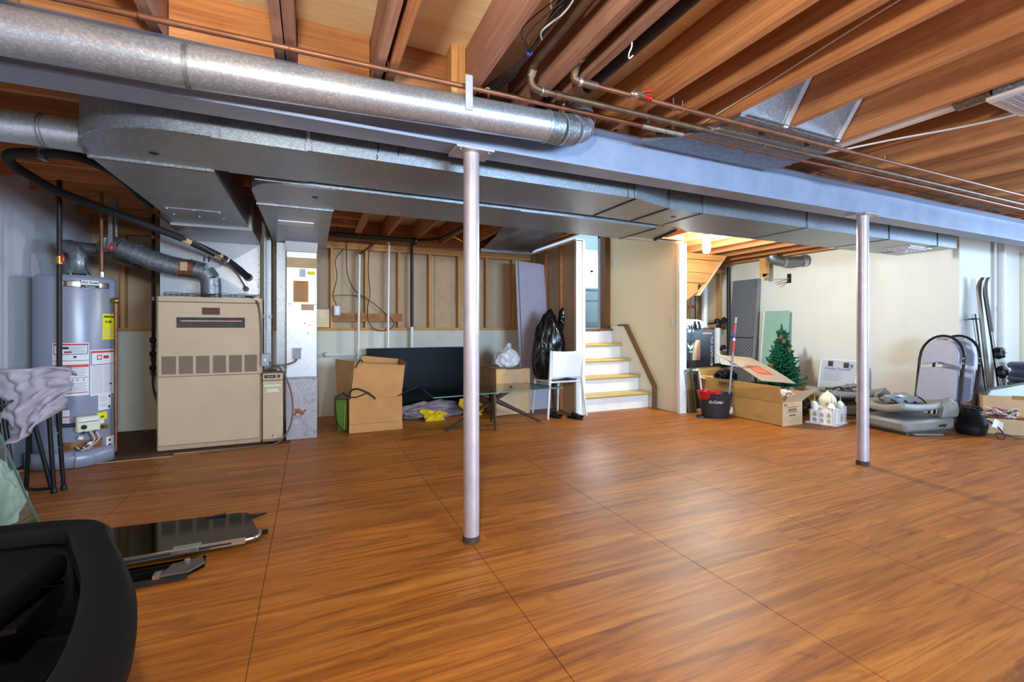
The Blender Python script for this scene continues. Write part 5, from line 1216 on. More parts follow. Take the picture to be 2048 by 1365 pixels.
G().hexa([(.50, 5.29, .70), (.90, 5.29, .67), (.90, 5.296, .67), (.50, 5.296, .70)], [(.52, 5.34, .79), (.93, 5.34, .74), (.93, 5.346, .74), (.52, 5.346, .79)]).done('flap', 'cardboard', b2)
G().hexa([(.91, 5.02, .665), (.915, 5.02, .665), (.915, 5.28, .67), (.91, 5.28, .67)], [(.96, 5.05, .70), (.965, 5.05, .70), (.95, 5.33, .74), (.945, 5.33, .74)]).done('flap', 'cardboard_in', b2)
bcb = thing('black_cable', 'black cables coiled over the two stacked cardboard boxes', 'cable', (.4, 4.98, 0))
G().tube(smooth_path([(.30, 5.05, .42), (.36, 4.975, .38), (.37, 4.97, .44), (.43, 4.96, .465), (.52, 4.965, .43), (.60, 4.975, .37), (.62, 4.985, .345)], 6), .009, 8).done('cable', 'rubber', bcb, smooth=True)
G().tube(smooth_path([(.33, 5.0, .385), (.42, 4.975, .375), (.50, 4.975, .40), (.56, 4.975, .42)], 5), .006, 6).done('cable', 'rubber', bcb, smooth=True)
G().tube(smooth_path([(.29, 5.1, .40), (.24, 5.1, .36), (.22, 5.1, .25), (.24, 5.08, .12), (.30, 5.05, .03), (.36, 5.0, .012)], 6), .005, 6).done('cable', 'rubber', bcb, smooth=True)
G().tube(smooth_path([(.42, 5.0, .68), (.45, 4.99, .74), (.475, 5.0, .765), (.50, 5.05, .74)], 5), .007, 6).done('cable', 'rubber', bcb, smooth=True)
G().tube(smooth_path([(.86, 4.985, .36), (.95, 5.0, .40), (1.08, 5.1, .43)], 5), .005, 6).done('cable', 'rubber', bcb, smooth=True)
gt = thing('green_tub', 'green plastic tub behind the left side of the cardboard box', 'tub', (.29, 5.3, 0))
G().hexa([(.25, 5.12, .0), (.352, 5.10, .0), (.352, 5.42, .0), (.25, 5.42, .0)], [(.225, 5.10, .34), (.352, 5.08, .34), (.352, 5.45, .34), (.225, 5.45, .34)]).done('tub', 'green_plastic', gt, bevel=.01)
G().bar((.315, 5.085, .03), (.325, 5.085, .30), .004, .012).done('seam', 'gold', gt)

G().blob((1.33, 5.52, .075), (.48, .16, .115), 5, .4, 1.6, 3, lambda p: Vector((p.x, p.y, max(p.z, -.65))), False, 3, .12).done('blanket', 'blanket', None, smooth=True, angle=30)
tag(bpy.data.objects['blanket'], 'crumpled grey brown blanket on the floor below the television', 'blanket')
for k, (x, y, s, lab) in enumerate(((1.35, 5.30, .13, 'crumpled yellow cloth in front of the grey blanket, left of the column'), (1.86, 5.38, .12, 'crumpled yellow cloth by the glass table, right of the column'))):
    o = G().blob((x, y, .05 + .04 * k), (s, .06, .075 + .05 * k), 5, .9, 1.2, 11 + k, lambda p: Vector((p.x, p.y, max(p.z, -.7))), False, 2, .1).done('yellow_cloth', 'yellow_cloth', None, smooth=True, angle=25)
    tag(o, lab, 'cloth')
# glass coffee table
ct = thing('coffee_table', 'glass topped coffee table with splayed dark wooden legs behind the column', 'table', (1.85, 4.7, 0))
G().prism([(1.09, 4.34), (2.63, 4.47), (2.44, 5.08), (1.13, 5.00)], 'z', .412, .422).done('table_top', 'glass_clear', ct)
for a, b in (((1.09, 4.34), (2.63, 4.47)), ((2.63, 4.47), (2.44, 5.08)), ((1.13, 5.0), (1.09, 4.34))):
    G().bar((a[0], a[1], .417), (b[0], b[1], .417), .004, .0105).done('glass_edge', 'glass_edge', ct)
def taper_leg(a, b, w0, w1, mat='dark_wood'):
    G().tube([a, tuple((Vector(a) + Vector(b)) / 2), b], [w0, (w0 + w1) / 2, w1], 6).done('leg', mat, ct)
taper_leg((1.30, 4.66, .004), (2.12, 4.76, .405), .014, .034); taper_leg((2.46, 4.70, .004), (1.66, 4.74, .405), .014, .034)
taper_leg((1.81, 4.50, .004), (1.86, 4.70, .405), .012, .036); taper_leg((1.92, 4.92, .004), (1.90, 4.74, .405), .012, .034)

cb2 = carton('cardboard_box', 'closed taped cardboard box under the white carrier bag', 2.10, 2.57, 5.20, 5.75, .585, 'cardboard_pale', 0, .006, False)
G().box(-.236, -.10, -.2765, -.274, .40, .586).done('packing_tape', 'tape', cb2, w=False); G().box(-.236, .236, -.04, .04, .585, .5865).done('packing_tape', 'tape', cb2, w=False); G().box(.12, .20, -.2765, -.274, .0, .586).done('packing_tape', 'tape', cb2, w=False)
o = G().blob((2.33, 5.38, .715), (.17, .13, .145), 5, .22, 1.5, 6, lambda p: Vector((p.x * (1 - .25 * p.z), p.y, max(p.z, -.88))), False, 2, .06).done('carrier_bag', 'white_bag', None, smooth=True, angle=25)
tag(o, 'knotted white plastic carrier bag on the taped cardboard box', 'bag')
G().blob((2.345, 5.37, .86), (.03, .025, .04), 3, .7, 3, 2, None, True).done('knot', 'white_bag', o, smooth=True)

for k, (x0, dy, lab) in enumerate(((2.60, .0, 'pale drywall sheet leaning by the stair wall, front one'), (2.565, .03, 'pale drywall sheet leaning by the stair wall, back one'))):
    h = 2.02 + .015 * k
    o = G().hexa([(x0, 5.42 + dy, .0), (x0 + .42, 5.42 + dy, .0), (x0 + .42, 5.435 + dy, .0), (x0, 5.435 + dy, .0)], [(x0, 5.62 + dy, h), (x0 + .40, 5.62 + dy, h - .03), (x0 + .40, 5.635 + dy, h - .03), (x0, 5.635 + dy, h)]).done('drywall_sheet', 'drywall', None)
    tag(o, lab, 'sheet', 'drywall sheets')

# white plastic chair seen from behind, bin bag on the seat
wc = thing('plastic_chair', 'white plastic chair seen from behind next to the stairs', 'chair', (2.89, 5.05, 0))
def bk(u, v):
    x = 2.655 + u * .45; z = .47 + v * .35
    return (x + (.015 * (u - .5) * -v), 4.81 - .03 * v + .03 * math.sin(math.pi * u), z + .012 * math.sin(math.pi * u) * -1 * (v > .9))
G().sheet(bk, 16, 10).done('backrest', 'white_plastic', wc, smooth=True, solid=.012)
for x in (2.645, 3.105):
    s = -1 if x < 2.8 else 1
    G().tube([(x, 4.785, .825), (x, 4.81, .47), (x + s * .045, 4.775, .0)], [.012, .018, .012], 10).done('leg', 'white_plastic', wc, smooth=True)
    G().tube([(min(x, 2.99), 5.20, .44), (min(x, 2.985) + s * .015, 5.24, .0)], [.018, .012], 10).done('leg', 'white_plastic', wc, smooth=True)
G().prism([(2.65, 4.81), (3.10, 4.81), (3.01, 4.86), (3.0, 5.22), (2.64, 5.22)], 'z', .425, .45).done('seat', 'white_plastic', wc, bevel=.008)
G().prism([(2.70, .462), (2.88, .49), (3.04, .462), (2.88, .452)], 'y', 4.795, 4.812).done('seat_slot', 'black_plastic', wc)
def bag_shape(p):
    t = (p.z + 1) / 2
    w = 1.0 - .5 * max(0, t - .55) * 1.6
    return Vector((p.x * w + .12 * t * t, p.y * w, max(p.z, -.96)))
o = G().blob((2.775, 5.10, .87), (.225, .18, .44), 6, .22, 1.2, 9, bag_shape, False, 2, .07).done('bin_bag', 'black_bag', None, smooth=True, angle=20)
tag(o, 'full black bin bag on the seat of the white plastic chair', 'bag')
G().blob((2.94, 5.05, 1.20), (.05, .05, .13), 4, .5, 1.2, 5, None, False, 2, .1).done('bag_ear', 'black_bag', o, smooth=True, angle=25)
for k, (x, y, r_, lab) in enumerate(((2.93, 4.70, .35, 'black rubber slipper by the stair post, right one'), (2.74, 4.86, .2, 'black rubber slipper behind the chair leg, left one'))):
    e = thing('slipper', lab, 'slipper', (x, y, 0), r_, 'pair of slippers')
    G().lathe([(.0, 0), (.046, 0), (.05, .012), (.047, .024), (.0, .024)], (0, 0, 0), 20, .95, 2.5, False).done('sole', 'black_plastic', e, smooth=True, w=False)
    def up_(u, v):
        a = math.pi * u
        return (.047 * math.cos(a), -.10 + .12 * v + .01 * math.sin(a), .018 + .055 * math.sin(a) * (.55 + .45 * v))
    G().sheet(up_, 12, 6).done('upper', 'black_plastic', e, smooth=True, solid=.006, w=False)

# ================================================================== RIGHT SIDE THINGS
# leaning picture frames and pane by the cream wall end
f1 = thing('leaning_frame', 'pale grey metal framed panel leaning outside the cream stair wall', 'frame', (4.6, 4.42, 0))
def leanrect(e, x0, x1, y, h, lean, t, mat, nm):
    def q(x, z): return (x - lean * z, y, z)
    for (xa, za), (xb, zb) in (((x0, 0), (x0, h)), ((x1, 0), (x1, h)), ((x0, t / 2), (x1, t / 2)), ((x0, h - t / 2), (x1, h - t / 2))):
        G().bar(q(xa, za), q(xb, zb), .025, t, (0, 1, 0)).done(nm, mat, e)
leanrect(f1, 4.475, 4.585, 4.40, .56, .14, .022, 'frame_grey', 'frame_bar')
G().hexa([(4.47, 4.41, .01), (4.58, 4.41, .01), (4.58, 4.415, .01), (4.47, 4.415, .01)], [(4.47 - .078, 4.41, .56), (4.58 - .078, 4.41, .56), (4.58 - .078, 4.415, .56), (4.47 - .078, 4.415, .56)]).done('backing', 'cardboard_in', f1)
f2 = thing('leaning_frame', 'wooden frame with white edge leaning behind the mop bucket', 'frame', (4.72, 4.46, 0))
leanrect(f2, 4.60, 4.775, 4.45, .56, .16, .03, 'white_paint', 'frame_bar')
leanrect(f2, 4.63, 4.745, 4.458, .53, .16, .04, 'cap_wood', 'inner_bar')
G().hexa([(4.61, 4.465, .01), (4.77, 4.465, .01), (4.77, 4.47, .01), (4.61, 4.47, .01)], [(4.61 - .09, 4.465, .55), (4.77 - .09, 4.465, .55), (4.77 - .09, 4.47, .55), (4.61 - .09, 4.47, .55)]).done('backing', 'dark_wood', f2)
gp_ = G().hexa([(4.46, 4.355, .0), (4.60, 4.355, .0), (4.60, 4.361, .0), (4.46, 4.361, .0)], [(4.43, 4.375, 1.08), (4.53, 4.375, 1.08), (4.53, 4.381, 1.08), (4.43, 4.381, 1.08)]).done('glass_offcut', 'glass_clear', None)
tag(gp_, 'narrow clear glass pane standing beside the cream wall end', 'glass')

bb = carton('cardboard_box', 'brown cardboard box carrying the black printed carton', 4.50, 5.42, 4.56, 5.02, .555, 'cardboard_mustard', 0, .006, False)
G().hexa([(-.33, -.235, .47), (.10, -.235, .44), (.10, -.238, .44), (-.33, -.238, .47)], [(-.27, -.36, .44), (.02, -.36, .38), (.02, -.363, .38), (-.27, -.363, .44)]).done('flap', 'cardboard_pale', bb, w=False)
tb = thing('monitor_carton', 'black printed carton with planet picture and white emblem', 'box', (4.86, 4.72, .557))
G().box(4.50, 5.15, 4.60, 4.83, .557, 1.07).done('carton', 'ski_black', tb, bevel=.003)
ar = G().box(4.585, 4.88, 4.5975, 4.60, .66, .935).done('planet_print', 'art', tb)
# emblem: winged mark built from flat shapes
em = [(4.645, .905), (4.665, .865), (4.685, .868), (4.70, .845), (4.715, .868), (4.735, .865), (4.755, .905), (4.75, .85), (4.73, .825), (4.70, .80), (4.67, .825), (4.65, .85)]
G().prism(em, 'y', 4.594, 4.5975).done('emblem', 'label_white', tb)
text('TUF', .034, (4.70, 4.594, .775), (1, 0, 0), (0, 0, 1), 'label_white', tb, bold=.002)
text('TUF GAMING', .062, (5.09, 4.5965, .80), (0, 0, -1), (1, 0, 0), 'ink_grey', tb, bold=.001)
G().box(4.92, 5.10, 4.5965, 4.5995, 1.018, 1.036).done('print_line', 'ink_grey', tb)
G().prism([(5.065, .615), (5.085, .60), (5.09, .585), (5.095, .60), (5.115, .615), (5.105, .59), (5.09, .57), (5.075, .59)], 'y', 4.594, 4.5975).done('emblem', 'cream_dome', tb)
wb2 = G().blob((4.84, 4.72, 1.135), (.23, .11, .085), 4, .25, 2.5, 8, lambda p: Vector((p.x, p.y, max(p.z, -.75)))).done('white_sports_bag', 'sign_grey', None, smooth=True)
tag(wb2, 'white bag with black straps on top of the black carton', 'bag')
for x in (4.80, 4.87):
    G().bar((x - .02, 4.602, 1.19), (x + .01, 4.60, 1.085), .012, .03, (0, 1, 0)).done('strap', 'black_plastic', wb2)
for x in (4.68, 4.72, 4.76): G().bar((x, 4.607, 1.14), (x + .015, 4.606, 1.09), .006, .014, (0, 1, 0)).done('lettering', 'ink', wb2)

# long low carton with open flaps, sheet lid and contents
lb = thing('long_cardboard_box', 'long open cardboard box on the floor behind the mop bucket', 'box', (4.97, 3.9, 0))
xa, xb, ya, yb, h = 4.80, 5.14, 3.36, 4.50, .265
for b in ((xa, xa + .006, ya, yb, 0, h), (xb - .006, xb, ya, yb, 0, h), (xa, xb, yb - .006, yb, 0, h)):
    G().box(*b).done('side_panel', 'cardboard_mustard', lb)
G().box(xa, xb, ya, yb, 0, .006).done('bottom_panel', 'cardboard_mustard', lb)
ef = G().box(xa + .002, xb - .002, ya - .001, ya + .006, .0, h).done('end_panel', 'cardboard_pale', lb)
G().hexa([(xa, ya, h), (xa + .006, ya, h), (xa + .006, yb, h), (xa, yb, h)], [(xa - .02, ya + .02, .445), (xa - .014, ya + .02, .445), (xa + .01, yb, .45), (xa + .004, yb, .45)]).done('flap', 'cardboard_mustard', lb)
G().bar((xa - .001, ya, h), (xa - .001, yb, h), .003, .006).done('fold_crease', 'cardboard_in', lb)
G().hexa([(xa + .004, ya, h), (xb, ya, h), (xb, ya + .005, h), (xa + .004, ya + .005, h)], [(xa + .10, ya - .11, .40), (xb + .10, ya - .11, .41), (xb + .10, ya - .105, .41), (xa + .10, ya - .105, .40)]).done('flap', 'cardboard_pale', lb)
G().hexa([(xb - .006, ya, h), (xb, ya, h), (xb, yb, h), (xb - .006, yb, h)], [(xb + .12, ya, .36), (xb + .126, ya, .36), (xb + .126, yb, .38), (xb + .12, yb, .38)]).done('flap', 'cardboard_in', lb)
for z in (.37, .435): G().bar((xa - .024 + .01, 3.98, z), (xa - .024 + .012, 4.24, z), .003, .006).done('print_bar', 'ink', lb)
for i in range(6): G().bar((xa - .019 + .005, 4.03 + i * .03, .40), (xa - .019 + .005, 4.05 + i * .03, .40), .003, .035).done('print_block', 'leather_dark', lb)
for z in (.205, .15): G().box(xa + .08, xb - .08, ya - .003, ya - .0005, z, z + .006).done('print_bar', 'ink', ef)
for i in range(5): G().box(xa + .10 + i * .028, xa + .12 + i * .028, ya - .003, ya - .0005, .165, .19).done('print_block', 'leather_dark', ef)
for i in range(4): G().box(xa + .12 + i * .026, xa + .138 + i * .026, ya - .003, ya - .0005, .105, .125).done('print_block', 'leather_dark', ef)
for i in range(2): G().box(xa + .03 + i * .025, xa + .045 + i * .025, ya - .003, ya - .0005, .225, .243).done('print_block', 'ink', ef)
G().box(xa + .14, xa + .20, ya - .002, ya - .0002, 0, h).done('packing_tape', 'tape', ef)
for z in (.06, .08, .10): G().box(xa - .002, xa, 3.62, 3.76 - z, z, z + .004).done('print_bar', 'cardboard_in', lb)
sh = thing('cardboard_sheet', 'grey brown cardboard sheet with orange print tilted over the long box', 'cardboard', (5.2, 4.0, .4))
def lid(u, v):
    a = Vector((5.0, 4.44, .738)).lerp(Vector((4.95, 3.736, .465)), u); b = Vector((5.45, 4.277, .695)).lerp(Vector((5.35, 3.574, .427)), u)
    return tuple(a.lerp(b, v) + Vector((0, 0, .02 * math.sin(math.pi * u))))
G().sheet(lid, 10, 4).done('board', 'cardboard_grey', sh, solid=.006)
pr_ = lambda u, v: tuple(Vector(lid(.48 + .30 * u, .25 + .42 * v)) + Vector((0, 0, .006)))
G().sheet(pr_, 6, 3).done('orange_print', 'label_orange', sh)
for i in range(3):
    pr3 = lambda u, v, i=i: tuple(Vector(lid(.52 + .22 * u, .32 + .1 * i + .05 * v)) + Vector((0, 0, .0075)))
    G().sheet(pr3, 4, 1).done('print_line', 'cardboard_grey', sh)
# contents peeking out
for k, (c, s, mt, nm, lab) in enumerate((((5.02, 4.30, .45), (.14, .11, .09), 'black_plastic', 'black_pouch', 'lumpy black pouch inside the long cardboard box'), ((5.06, 3.86, .36), (.10, .22, .06), 'bucket', 'grey_bundle', 'grey plastic bundle under the tilted lid in the long box'), ((5.05, 3.52, .30), (.10, .10, .07), 'white_bag', 'white_bundle', 'white plastic bundle at the near end of the long box'))):
    o = G().blob(c, s, 4, .5, 2.4, k + 20, None, True).done(nm, mt, None, smooth=True, angle=25); tag(o, lab, 'bundle')
o = G().hexa([(5.16, 4.50, .60), (5.36, 4.35, .56), (5.37, 4.36, .565), (5.17, 4.51, .605)], [(5.2, 4.60, .77), (5.30, 4.45, .60), (5.31, 4.46, .605), (5.21, 4.61, .775)]).done('white_board', 'sign_grey', None, bevel=.002)
tag(o, 'small white board propped beside the black carton', 'board')
o = G().bar((5.14, 4.66, .565), (5.45, 4.40, .60), .03, .06).done('black_bar', 'black_plastic', None); tag(o, 'flat black bar lying from the carton to the lid', 'bar')

# mop bucket and mop
BX, BY = 4.56, 4.06
mb = thing('mop_bucket', 'charcoal oval mop bucket with red wringer', 'bucket', (BX, BY, 0), R(-24))
G().lathe([(.0, .0), (.155, .0), (.165, .02), (.205, .285), (.215, .30), (.205, .30), (.16, .03), (0, .03)], (0, 0, 0), 40, 1.0, .62, False).done('tub', 'bucket', mb, smooth=True, w=False, angle=40)
wg = G().lathe([(.115, .23), (.135, .31), (.14, .325), (.118, .325), (.095, .25)], (-.085, 0, 0), 32, 1.0, .85, False).done('wringer', 'red_plastic', mb, smooth=True, w=False)
G().box(-.06, .02, -.12, .12, .295, .318).done('wringer_bridge', 'red_plastic', mb, w=False, bevel=.006)
G().prism([(-.23, 0), (-.16, 0), (-.16, .02), (-.20, .02)], 'y', -.05, .05).done('pedal', 'bucket', mb, w=False)
# lettering on the curved front
a_ = -math.pi / 2 - .25
nx = Matrix.Rotation(R(-24), 4, 'Z')
org = Matrix.Translation((BX, BY, 0)) @ nx @ Vector((-.045, -.1215, .20))
text('O-Cedar', .046, org, nx.to_3x3() @ Vector((1, -.12, 0)), (0, -.18, 1), 'label_white', mb, bold=.001)
mp_ = thing('mop', 'mop with red and grey handle standing in the bucket', 'mop', (4.70, 3.99, .05))
p0, p1_ = Vector((4.70, 4.0, .06)), Vector((4.885, 4.03, 1.235))
L_ = lambda t: p0.lerp(p1_, t)
G().cyl(L_(0), L_(.62), .0125, 12).done('grey_handle', 'grey_pole', mp_, smooth=True)
G().cyl(L_(.62), L_(.745), .013, 12).done('red_handle', 'red_plastic', mp_, smooth=True); G().cyl(L_(.83), L_(.94), .013, 12).done('red_handle', 'red_plastic', mp_, smooth=True)
G().cyl(L_(.745), L_(.83), .0132, 12).done('blue_label', 'blue_print', mp_, smooth=True); G().cyl(L_(.75), L_(.775), .0136, 12).done('white_label', 'label_white', mp_, smooth=True)
G().cyl(L_(.94), L_(1.0), .0125, 12).done('grey_tip', 'grey_pole', mp_, smooth=True)
G().blob(L_(.02), (.06, .05, .05), 3, .5, 3, 2, None, True).done('mop_head', 'white_bag', mp_, smooth=True)

# panels leaning on the right wall
gpn = thing('ribbed_screen', 'tall grey ribbed screen leaning on the white wall in the far corner', 'screen', (6.95, 5.7, 0))
def lw(y0, y1, x0, x1, h, t): return G().hexa([(x0, y0, 0), (x0 + t, y0, 0), (x0 + t, y1, 0), (x0, y1, 0)], [(x1, y0, h), (x1 + t, y0, h), (x1 + t, y1, h), (x1, y1, h)])
lw(5.33, 5.86, 6.86, 7.02, 1.95, .03).done('panel', 'dusty_panel', gpn)
G().bar((6.858, 5.34, .0), (7.018, 5.34, 1.95), .03, .03, (0, 1, 0)).done('edge_strip', 'frame_grey', gpn)
G().bar((6.93, 5.34, .93), (6.93, 5.86, .93), .008, .016).done('joint', 'ink', gpn)
ggl = thing('green_glass_panel', 'pale green glass panel leaning on the white wall behind the tree', 'glass', (6.9, 4.97, 0))
lw(4.78, 5.22, 6.85, 7.0, 1.38, .008).done('pane', 'glass_green', ggl)
G().bar((6.848, 5.22, 0), (6.998, 5.22, 1.38), .012, .014, (0, 1, 0)).done('pane_edge', 'white_paint', ggl)

# small artificial tree
tr_ = thing('artificial_tree', 'small green artificial Christmas tree behind the long box', 'tree', (6.35, 4.45, 0))
TX, TY = 6.35, 4.45
G().tube([(TX, TY, 0.0), (TX + .01, TY, .6), (TX - .01, TY, 1.13)], [.018, .014, .006], 8).done('trunk', 'cone', tr_, smooth=True)
G().lathe([(.12, 0), (.12, .02), (.02, .05)], (TX, TY, 0), 14).done('base', 'black_plastic', tr_)
g = G(); rnd = random.Random(5)
for i in range(190):
    t = (i / 190) ** .85; z = .22 + .80 * t
    rad = .26 * (1 - t) + .035
    a = i * 2.39996
    d = Vector((math.cos(a), math.sin(a), .25 + .5 * t)).normalized()
    L = rad * (.8 + .4 * rnd.random())
    b0 = Vector((TX, TY, z)); b1 = b0 + d * L
    g.tube([b0 + d * .02, b0.lerp(b1, .6) + Vector((0, 0, -.01)), b1], [.010, .026, .008], 6)
    for s in range(3):
        o1 = b0.lerp(b1, .5 + .2 * s); sd_ = Vector((rnd.uniform(-1, 1), rnd.uniform(-1, 1), rnd.uniform(-.2, .9))).normalized()
        g.tube([o1, o1 + sd_ * .04, o1 + sd_ * .07], [.006, .012, .003], 5)
g.tube([(TX - .01, TY, 1.0), (TX - .012, TY, 1.08), (TX - .01, TY, 1.16)], [.02, .022, .008], 6)
fo = g.done('foliage', 'needles', tr_); fo['kind'] = 'stuff'
for k, (a, z, r_) in enumerate(((3.6, .96, .10), (3.9, .90, .13), (3.1, .55, .22), (4.4, .78, .15))):
    G().blob((TX + r_ * math.cos(a), TY + r_ * math.sin(a), z), (.028, .028, .038), 2, .25, 4, k).done('pine_cone', 'cone', tr_, smooth=True)

# display sign
sg = thing('display_sign', 'pale grey display sign with blue heading leaning on the white wall', 'sign', (6.8, 3.95, .14))
sb = lambda y, z, o=0: (6.80 + .20 * (z - .13) - o, y, z)
def srect(y0, y1, z0_, z1_, mat, nm, o0, o1, par=None):
    return G().hexa([sb(y0, z0_, o0), sb(y0, z0_, o1), sb(y1, z0_, o1), sb(y1, z0_, o0)], [sb(y0, z1_, o0), sb(y0, z1_, o1), sb(y1, z1_, o1), sb(y1, z1_, o0)]).done(nm, mat, par or sg)
bd2 = srect(3.72, 4.22, .145, .645, 'sign_grey', 'board', 0, .01)
for a in ((3.715, 3.735, .14, .65), (4.21, 4.225, .14, .65), (3.715, 4.225, .14, .152), (3.715, 4.225, .635, .65)): srect(*a, 'white_paint', 'rim', -.005, .014)
srect(4.05, 4.12, .545, .62, 'sign_dark', 'dark_square', .0101, .0115, bd2); srect(3.84, 3.91, .535, .61, 'sign_dark', 'dark_square', .0101, .0115, bd2)
for r_ in (0, 60, 120):
    c = Vector(sb(3.80, .565, .012)); d = Vector((0, math.cos(R(r_)), math.sin(R(r_)))) * .032
    G().bar(c - d, c + d, .002, .016, (1, 0, 0)).done('star_emblem', 'blue_print', bd2)
text('Display Yourself', .052, sb(3.985, .515, .0115), (0, -1, 0), (.2, 0, 1), 'blue_print', bd2, depth=.0006)
for i, z in enumerate((.465, .435, .41, .39, .365, .345)): srect(3.90 + .03 * (i % 3), 4.17, z, z + .007, 'ink_grey', 'print_line', .0101, .0112, bd2)
G().bar((6.82, 3.73, .14), (6.98, 3.70, .55), .01, .01).done('prop_leg', 'white_paint', sg)
o = G().blob((6.80, 3.98, .06), (.16, .30, .085), 4, .25, 2.2, 13, lambda p: Vector((p.x, p.y, max(p.z, -.7)))).done('dark_bag', 'bucket', None, smooth=True); tag(o, 'flat dark bag on the floor under the display sign', 'bag')
o = G().hexa([(5.75, 4.05, .0), (6.45, 3.85, .0), (6.45, 4.2, .0), (5.75, 4.4, .0)], [(5.75, 4.05, .30), (6.45, 3.85, .16), (6.45, 4.2, .18), (5.75, 4.4, .32)]).done('sloping_carton', 'cardboard_mustard', None); tag(o, 'sloping brown carton between the long box and the display sign', 'box')
o = G().blob((5.62, 3.80, .13), (.20, .18, .15), 4, .35, 2.2, 17, lambda p: Vector((p.x, p.y, max(p.z, -.8))), True).done('navy_bag', 'ski_black', None, smooth=True); tag(o, 'dark navy bag behind the white toy palace', 'bag')

# white toy palace
CX, CY = 5.50, 3.30
tp_ = thing('toy_palace', 'white toy palace with onion dome and small gilt spires', 'toy', (CX, CY, 0), R(12))
G().box(-.20, .20, -.155, .155, 0, .012).done('base_board', 'white_card', tp_, w=False)
G().box(-.165, .165, -.12, .12, .012, .155).done('main_block', 'white_card', tp_, w=False)
G().box(-.08, .08, -.14, .14, .012, .175).done('gate_block', 'white_card', tp_, w=False)
def arch(x, y, w_, h_, z, face):
    pts = [(-w_, 0), (w_, 0), (w_, h_ * .6), (w_ * .6, h_ * .85), (0, h_), (-w_ * .6, h_ * .85), (-w_, h_ * .6)]
    if face == 'y': G().prism([(x + p[0], z + p[1]) for p in pts], 'y', y - .003, y + .002).done('arch', 'cardboard_pale', tp_, w=False)
    else: G().prism([(y + p[0], z + p[1]) for p in pts], 'x', x - .003, x + .002).done('arch', 'cardboard_pale', tp_, w=False)
arch(0, -.14, .035, .10, .03, 'y')
for x in (-.135, .135):
    for z in (.02, .085): arch(x, -.12, .018, .05, z, 'y')
for y in (-.07, 0, .07):
    for z in (.02, .085): arch(-.165, y, .018, .05, z, 'x')
for x in (-.16, .16): G().box(x - .012, x + .012, -.135, -.111, .012, .19).done('pier', 'white_card', tp_, w=False)
G().lathe([(.068, .175), (.07, .20), (.085, .235), (.088, .265), (.075, .30), (.045, .335), (.015, .355), (.004, .375)], (0, 0, 0), 24).done('dome', 'cream_dome', tp_, smooth=True, w=False)
for k, (x, y) in enumerate(((-.13, -.085), (.13, -.085), (-.13, .085), (.13, .085))):
    tw = G().lathe([(.034, .155), (.034, .185), (.042, .19), (.040, .21), (.025, .235), (.008, .248)], (x, y, 0), 14).done('turret', 'white_card', tp_, smooth=True, w=False)
    G().lathe([(.007, .245), (.010, .255), (.004, .27), (.003, .315)], (x, y, 0), 8).done('spire', 'gold', tw, smooth=True, w=False)
for a in (200, 250, 300, 340): G().blob((.075 * math.cos(R(a)), .075 * math.sin(R(a)), .225), (.016, .016, .035), 2, .3, 3, a).done('gilt_leaf', 'gold', tp_, smooth=True, w=False)

# detached car seats
def car_seat(label, x, y, rz, tray):
    e = thing('car_seat', label, 'car seat', (x, y, 0), rz, 'detached car seats')
    def cush(u, v):
        a = u * 2 * math.pi
        cx_ = .36 * max(-1, min(1, 1.25 * math.cos(a))); cy_ = .24 * max(-1, min(1, 1.25 * math.sin(a)))
        return (cx_, cy_, v)
    G().hexa([(-.34, -.24, .03), (.34, -.24, .03), (.34, .26, .03), (-.34, .26, .03)], [(-.36, -.25, .15), (.34, -.25, .17), (.34, .28, .17), (-.36, .28, .15)]).done('seat_base', 'leather', e, w=False, bevel=.035)
    G().bar((-.25, -.245, .02), (.10, -.275, .006), .03, .012).done('loose_rail', 'leather', e, w=False)
    G().box(-.28, .28, -.2, .22, .0, .04).done('runner', 'leather_dark', e, w=False)
    def shell(u, v):
        x_ = -.36 + .70 * u; t = v * 2 - 1
        return (x_, .02 + .25 * t, .215 + .07 * u ** 3 + .06 * t * t + .04 * (1 - u) ** 3)
    G().sheet(shell, 16, 10).done('seat_back', 'leather', e, smooth=True, solid=.075, w=False, bevel=.02)
    def tray_(u, v): return (-.30 + .46 * u, -.20 + .42 * v, .285 + .01 * math.sin(9 * u))
    G().sheet(tray_, 6, 6).done('back_panel', 'leather_dark', e, w=False, solid=.006)
    G().prism([(.12, .17), (.34, .17), (.37, .24), (.33, .33), (.24, .36), (.16, .30)], 'y', -.27, -.20).done('side_bolster', 'leather', e, w=False, bevel=.015)
    G().prism([(.12, .17), (.34, .17), (.37, .24), (.33, .33), (.24, .36), (.16, .30)], 'y', .22, .29).done('side_bolster', 'leather', e, w=False, bevel=.015)
    for k in range(4):
        G().tube(smooth_path([(-.28 + .12 * k, -.15, .30), (-.22 + .12 * k, -.02, .335 + .02 * (k % 2)), (-.18 + .1 * k, .12, .31), (-.1 + .1 * k, .2, .32)], 4), .008, 6).done('linkage', 'iron', e, w=False)
    G().tube(smooth_path([(.10, -.255, .085), (.13, -.27, .10), (.14, -.27, .085), (.17, -.265, .10)], 3), .008, 6).done('lever', 'iron', e, w=False)
    if tray:
        G().lathe([(.13, .31), (.135, .36), (.125, .36), (.12, .315)], (-.05, .02, 0), 20, 1.35, .9, True).done('clear_tray', 'frame_grey', e, w=False, smooth=True)
    return e
car_seat('grey leather car seat lying folded in front of the folding chairs', 5.88, 2.72, R(-10), True)
car_seat('grey leather car seat lying behind the second steel column', 6.22, 3.50, R(-20), False)
o = G().blob((5.72, 2.98, .012), (.03, .02, .014), 2, .3).done('paper_scrap', 'white_card', None); tag(o, 'tiny white paper scrap between the two car seats', 'paper')

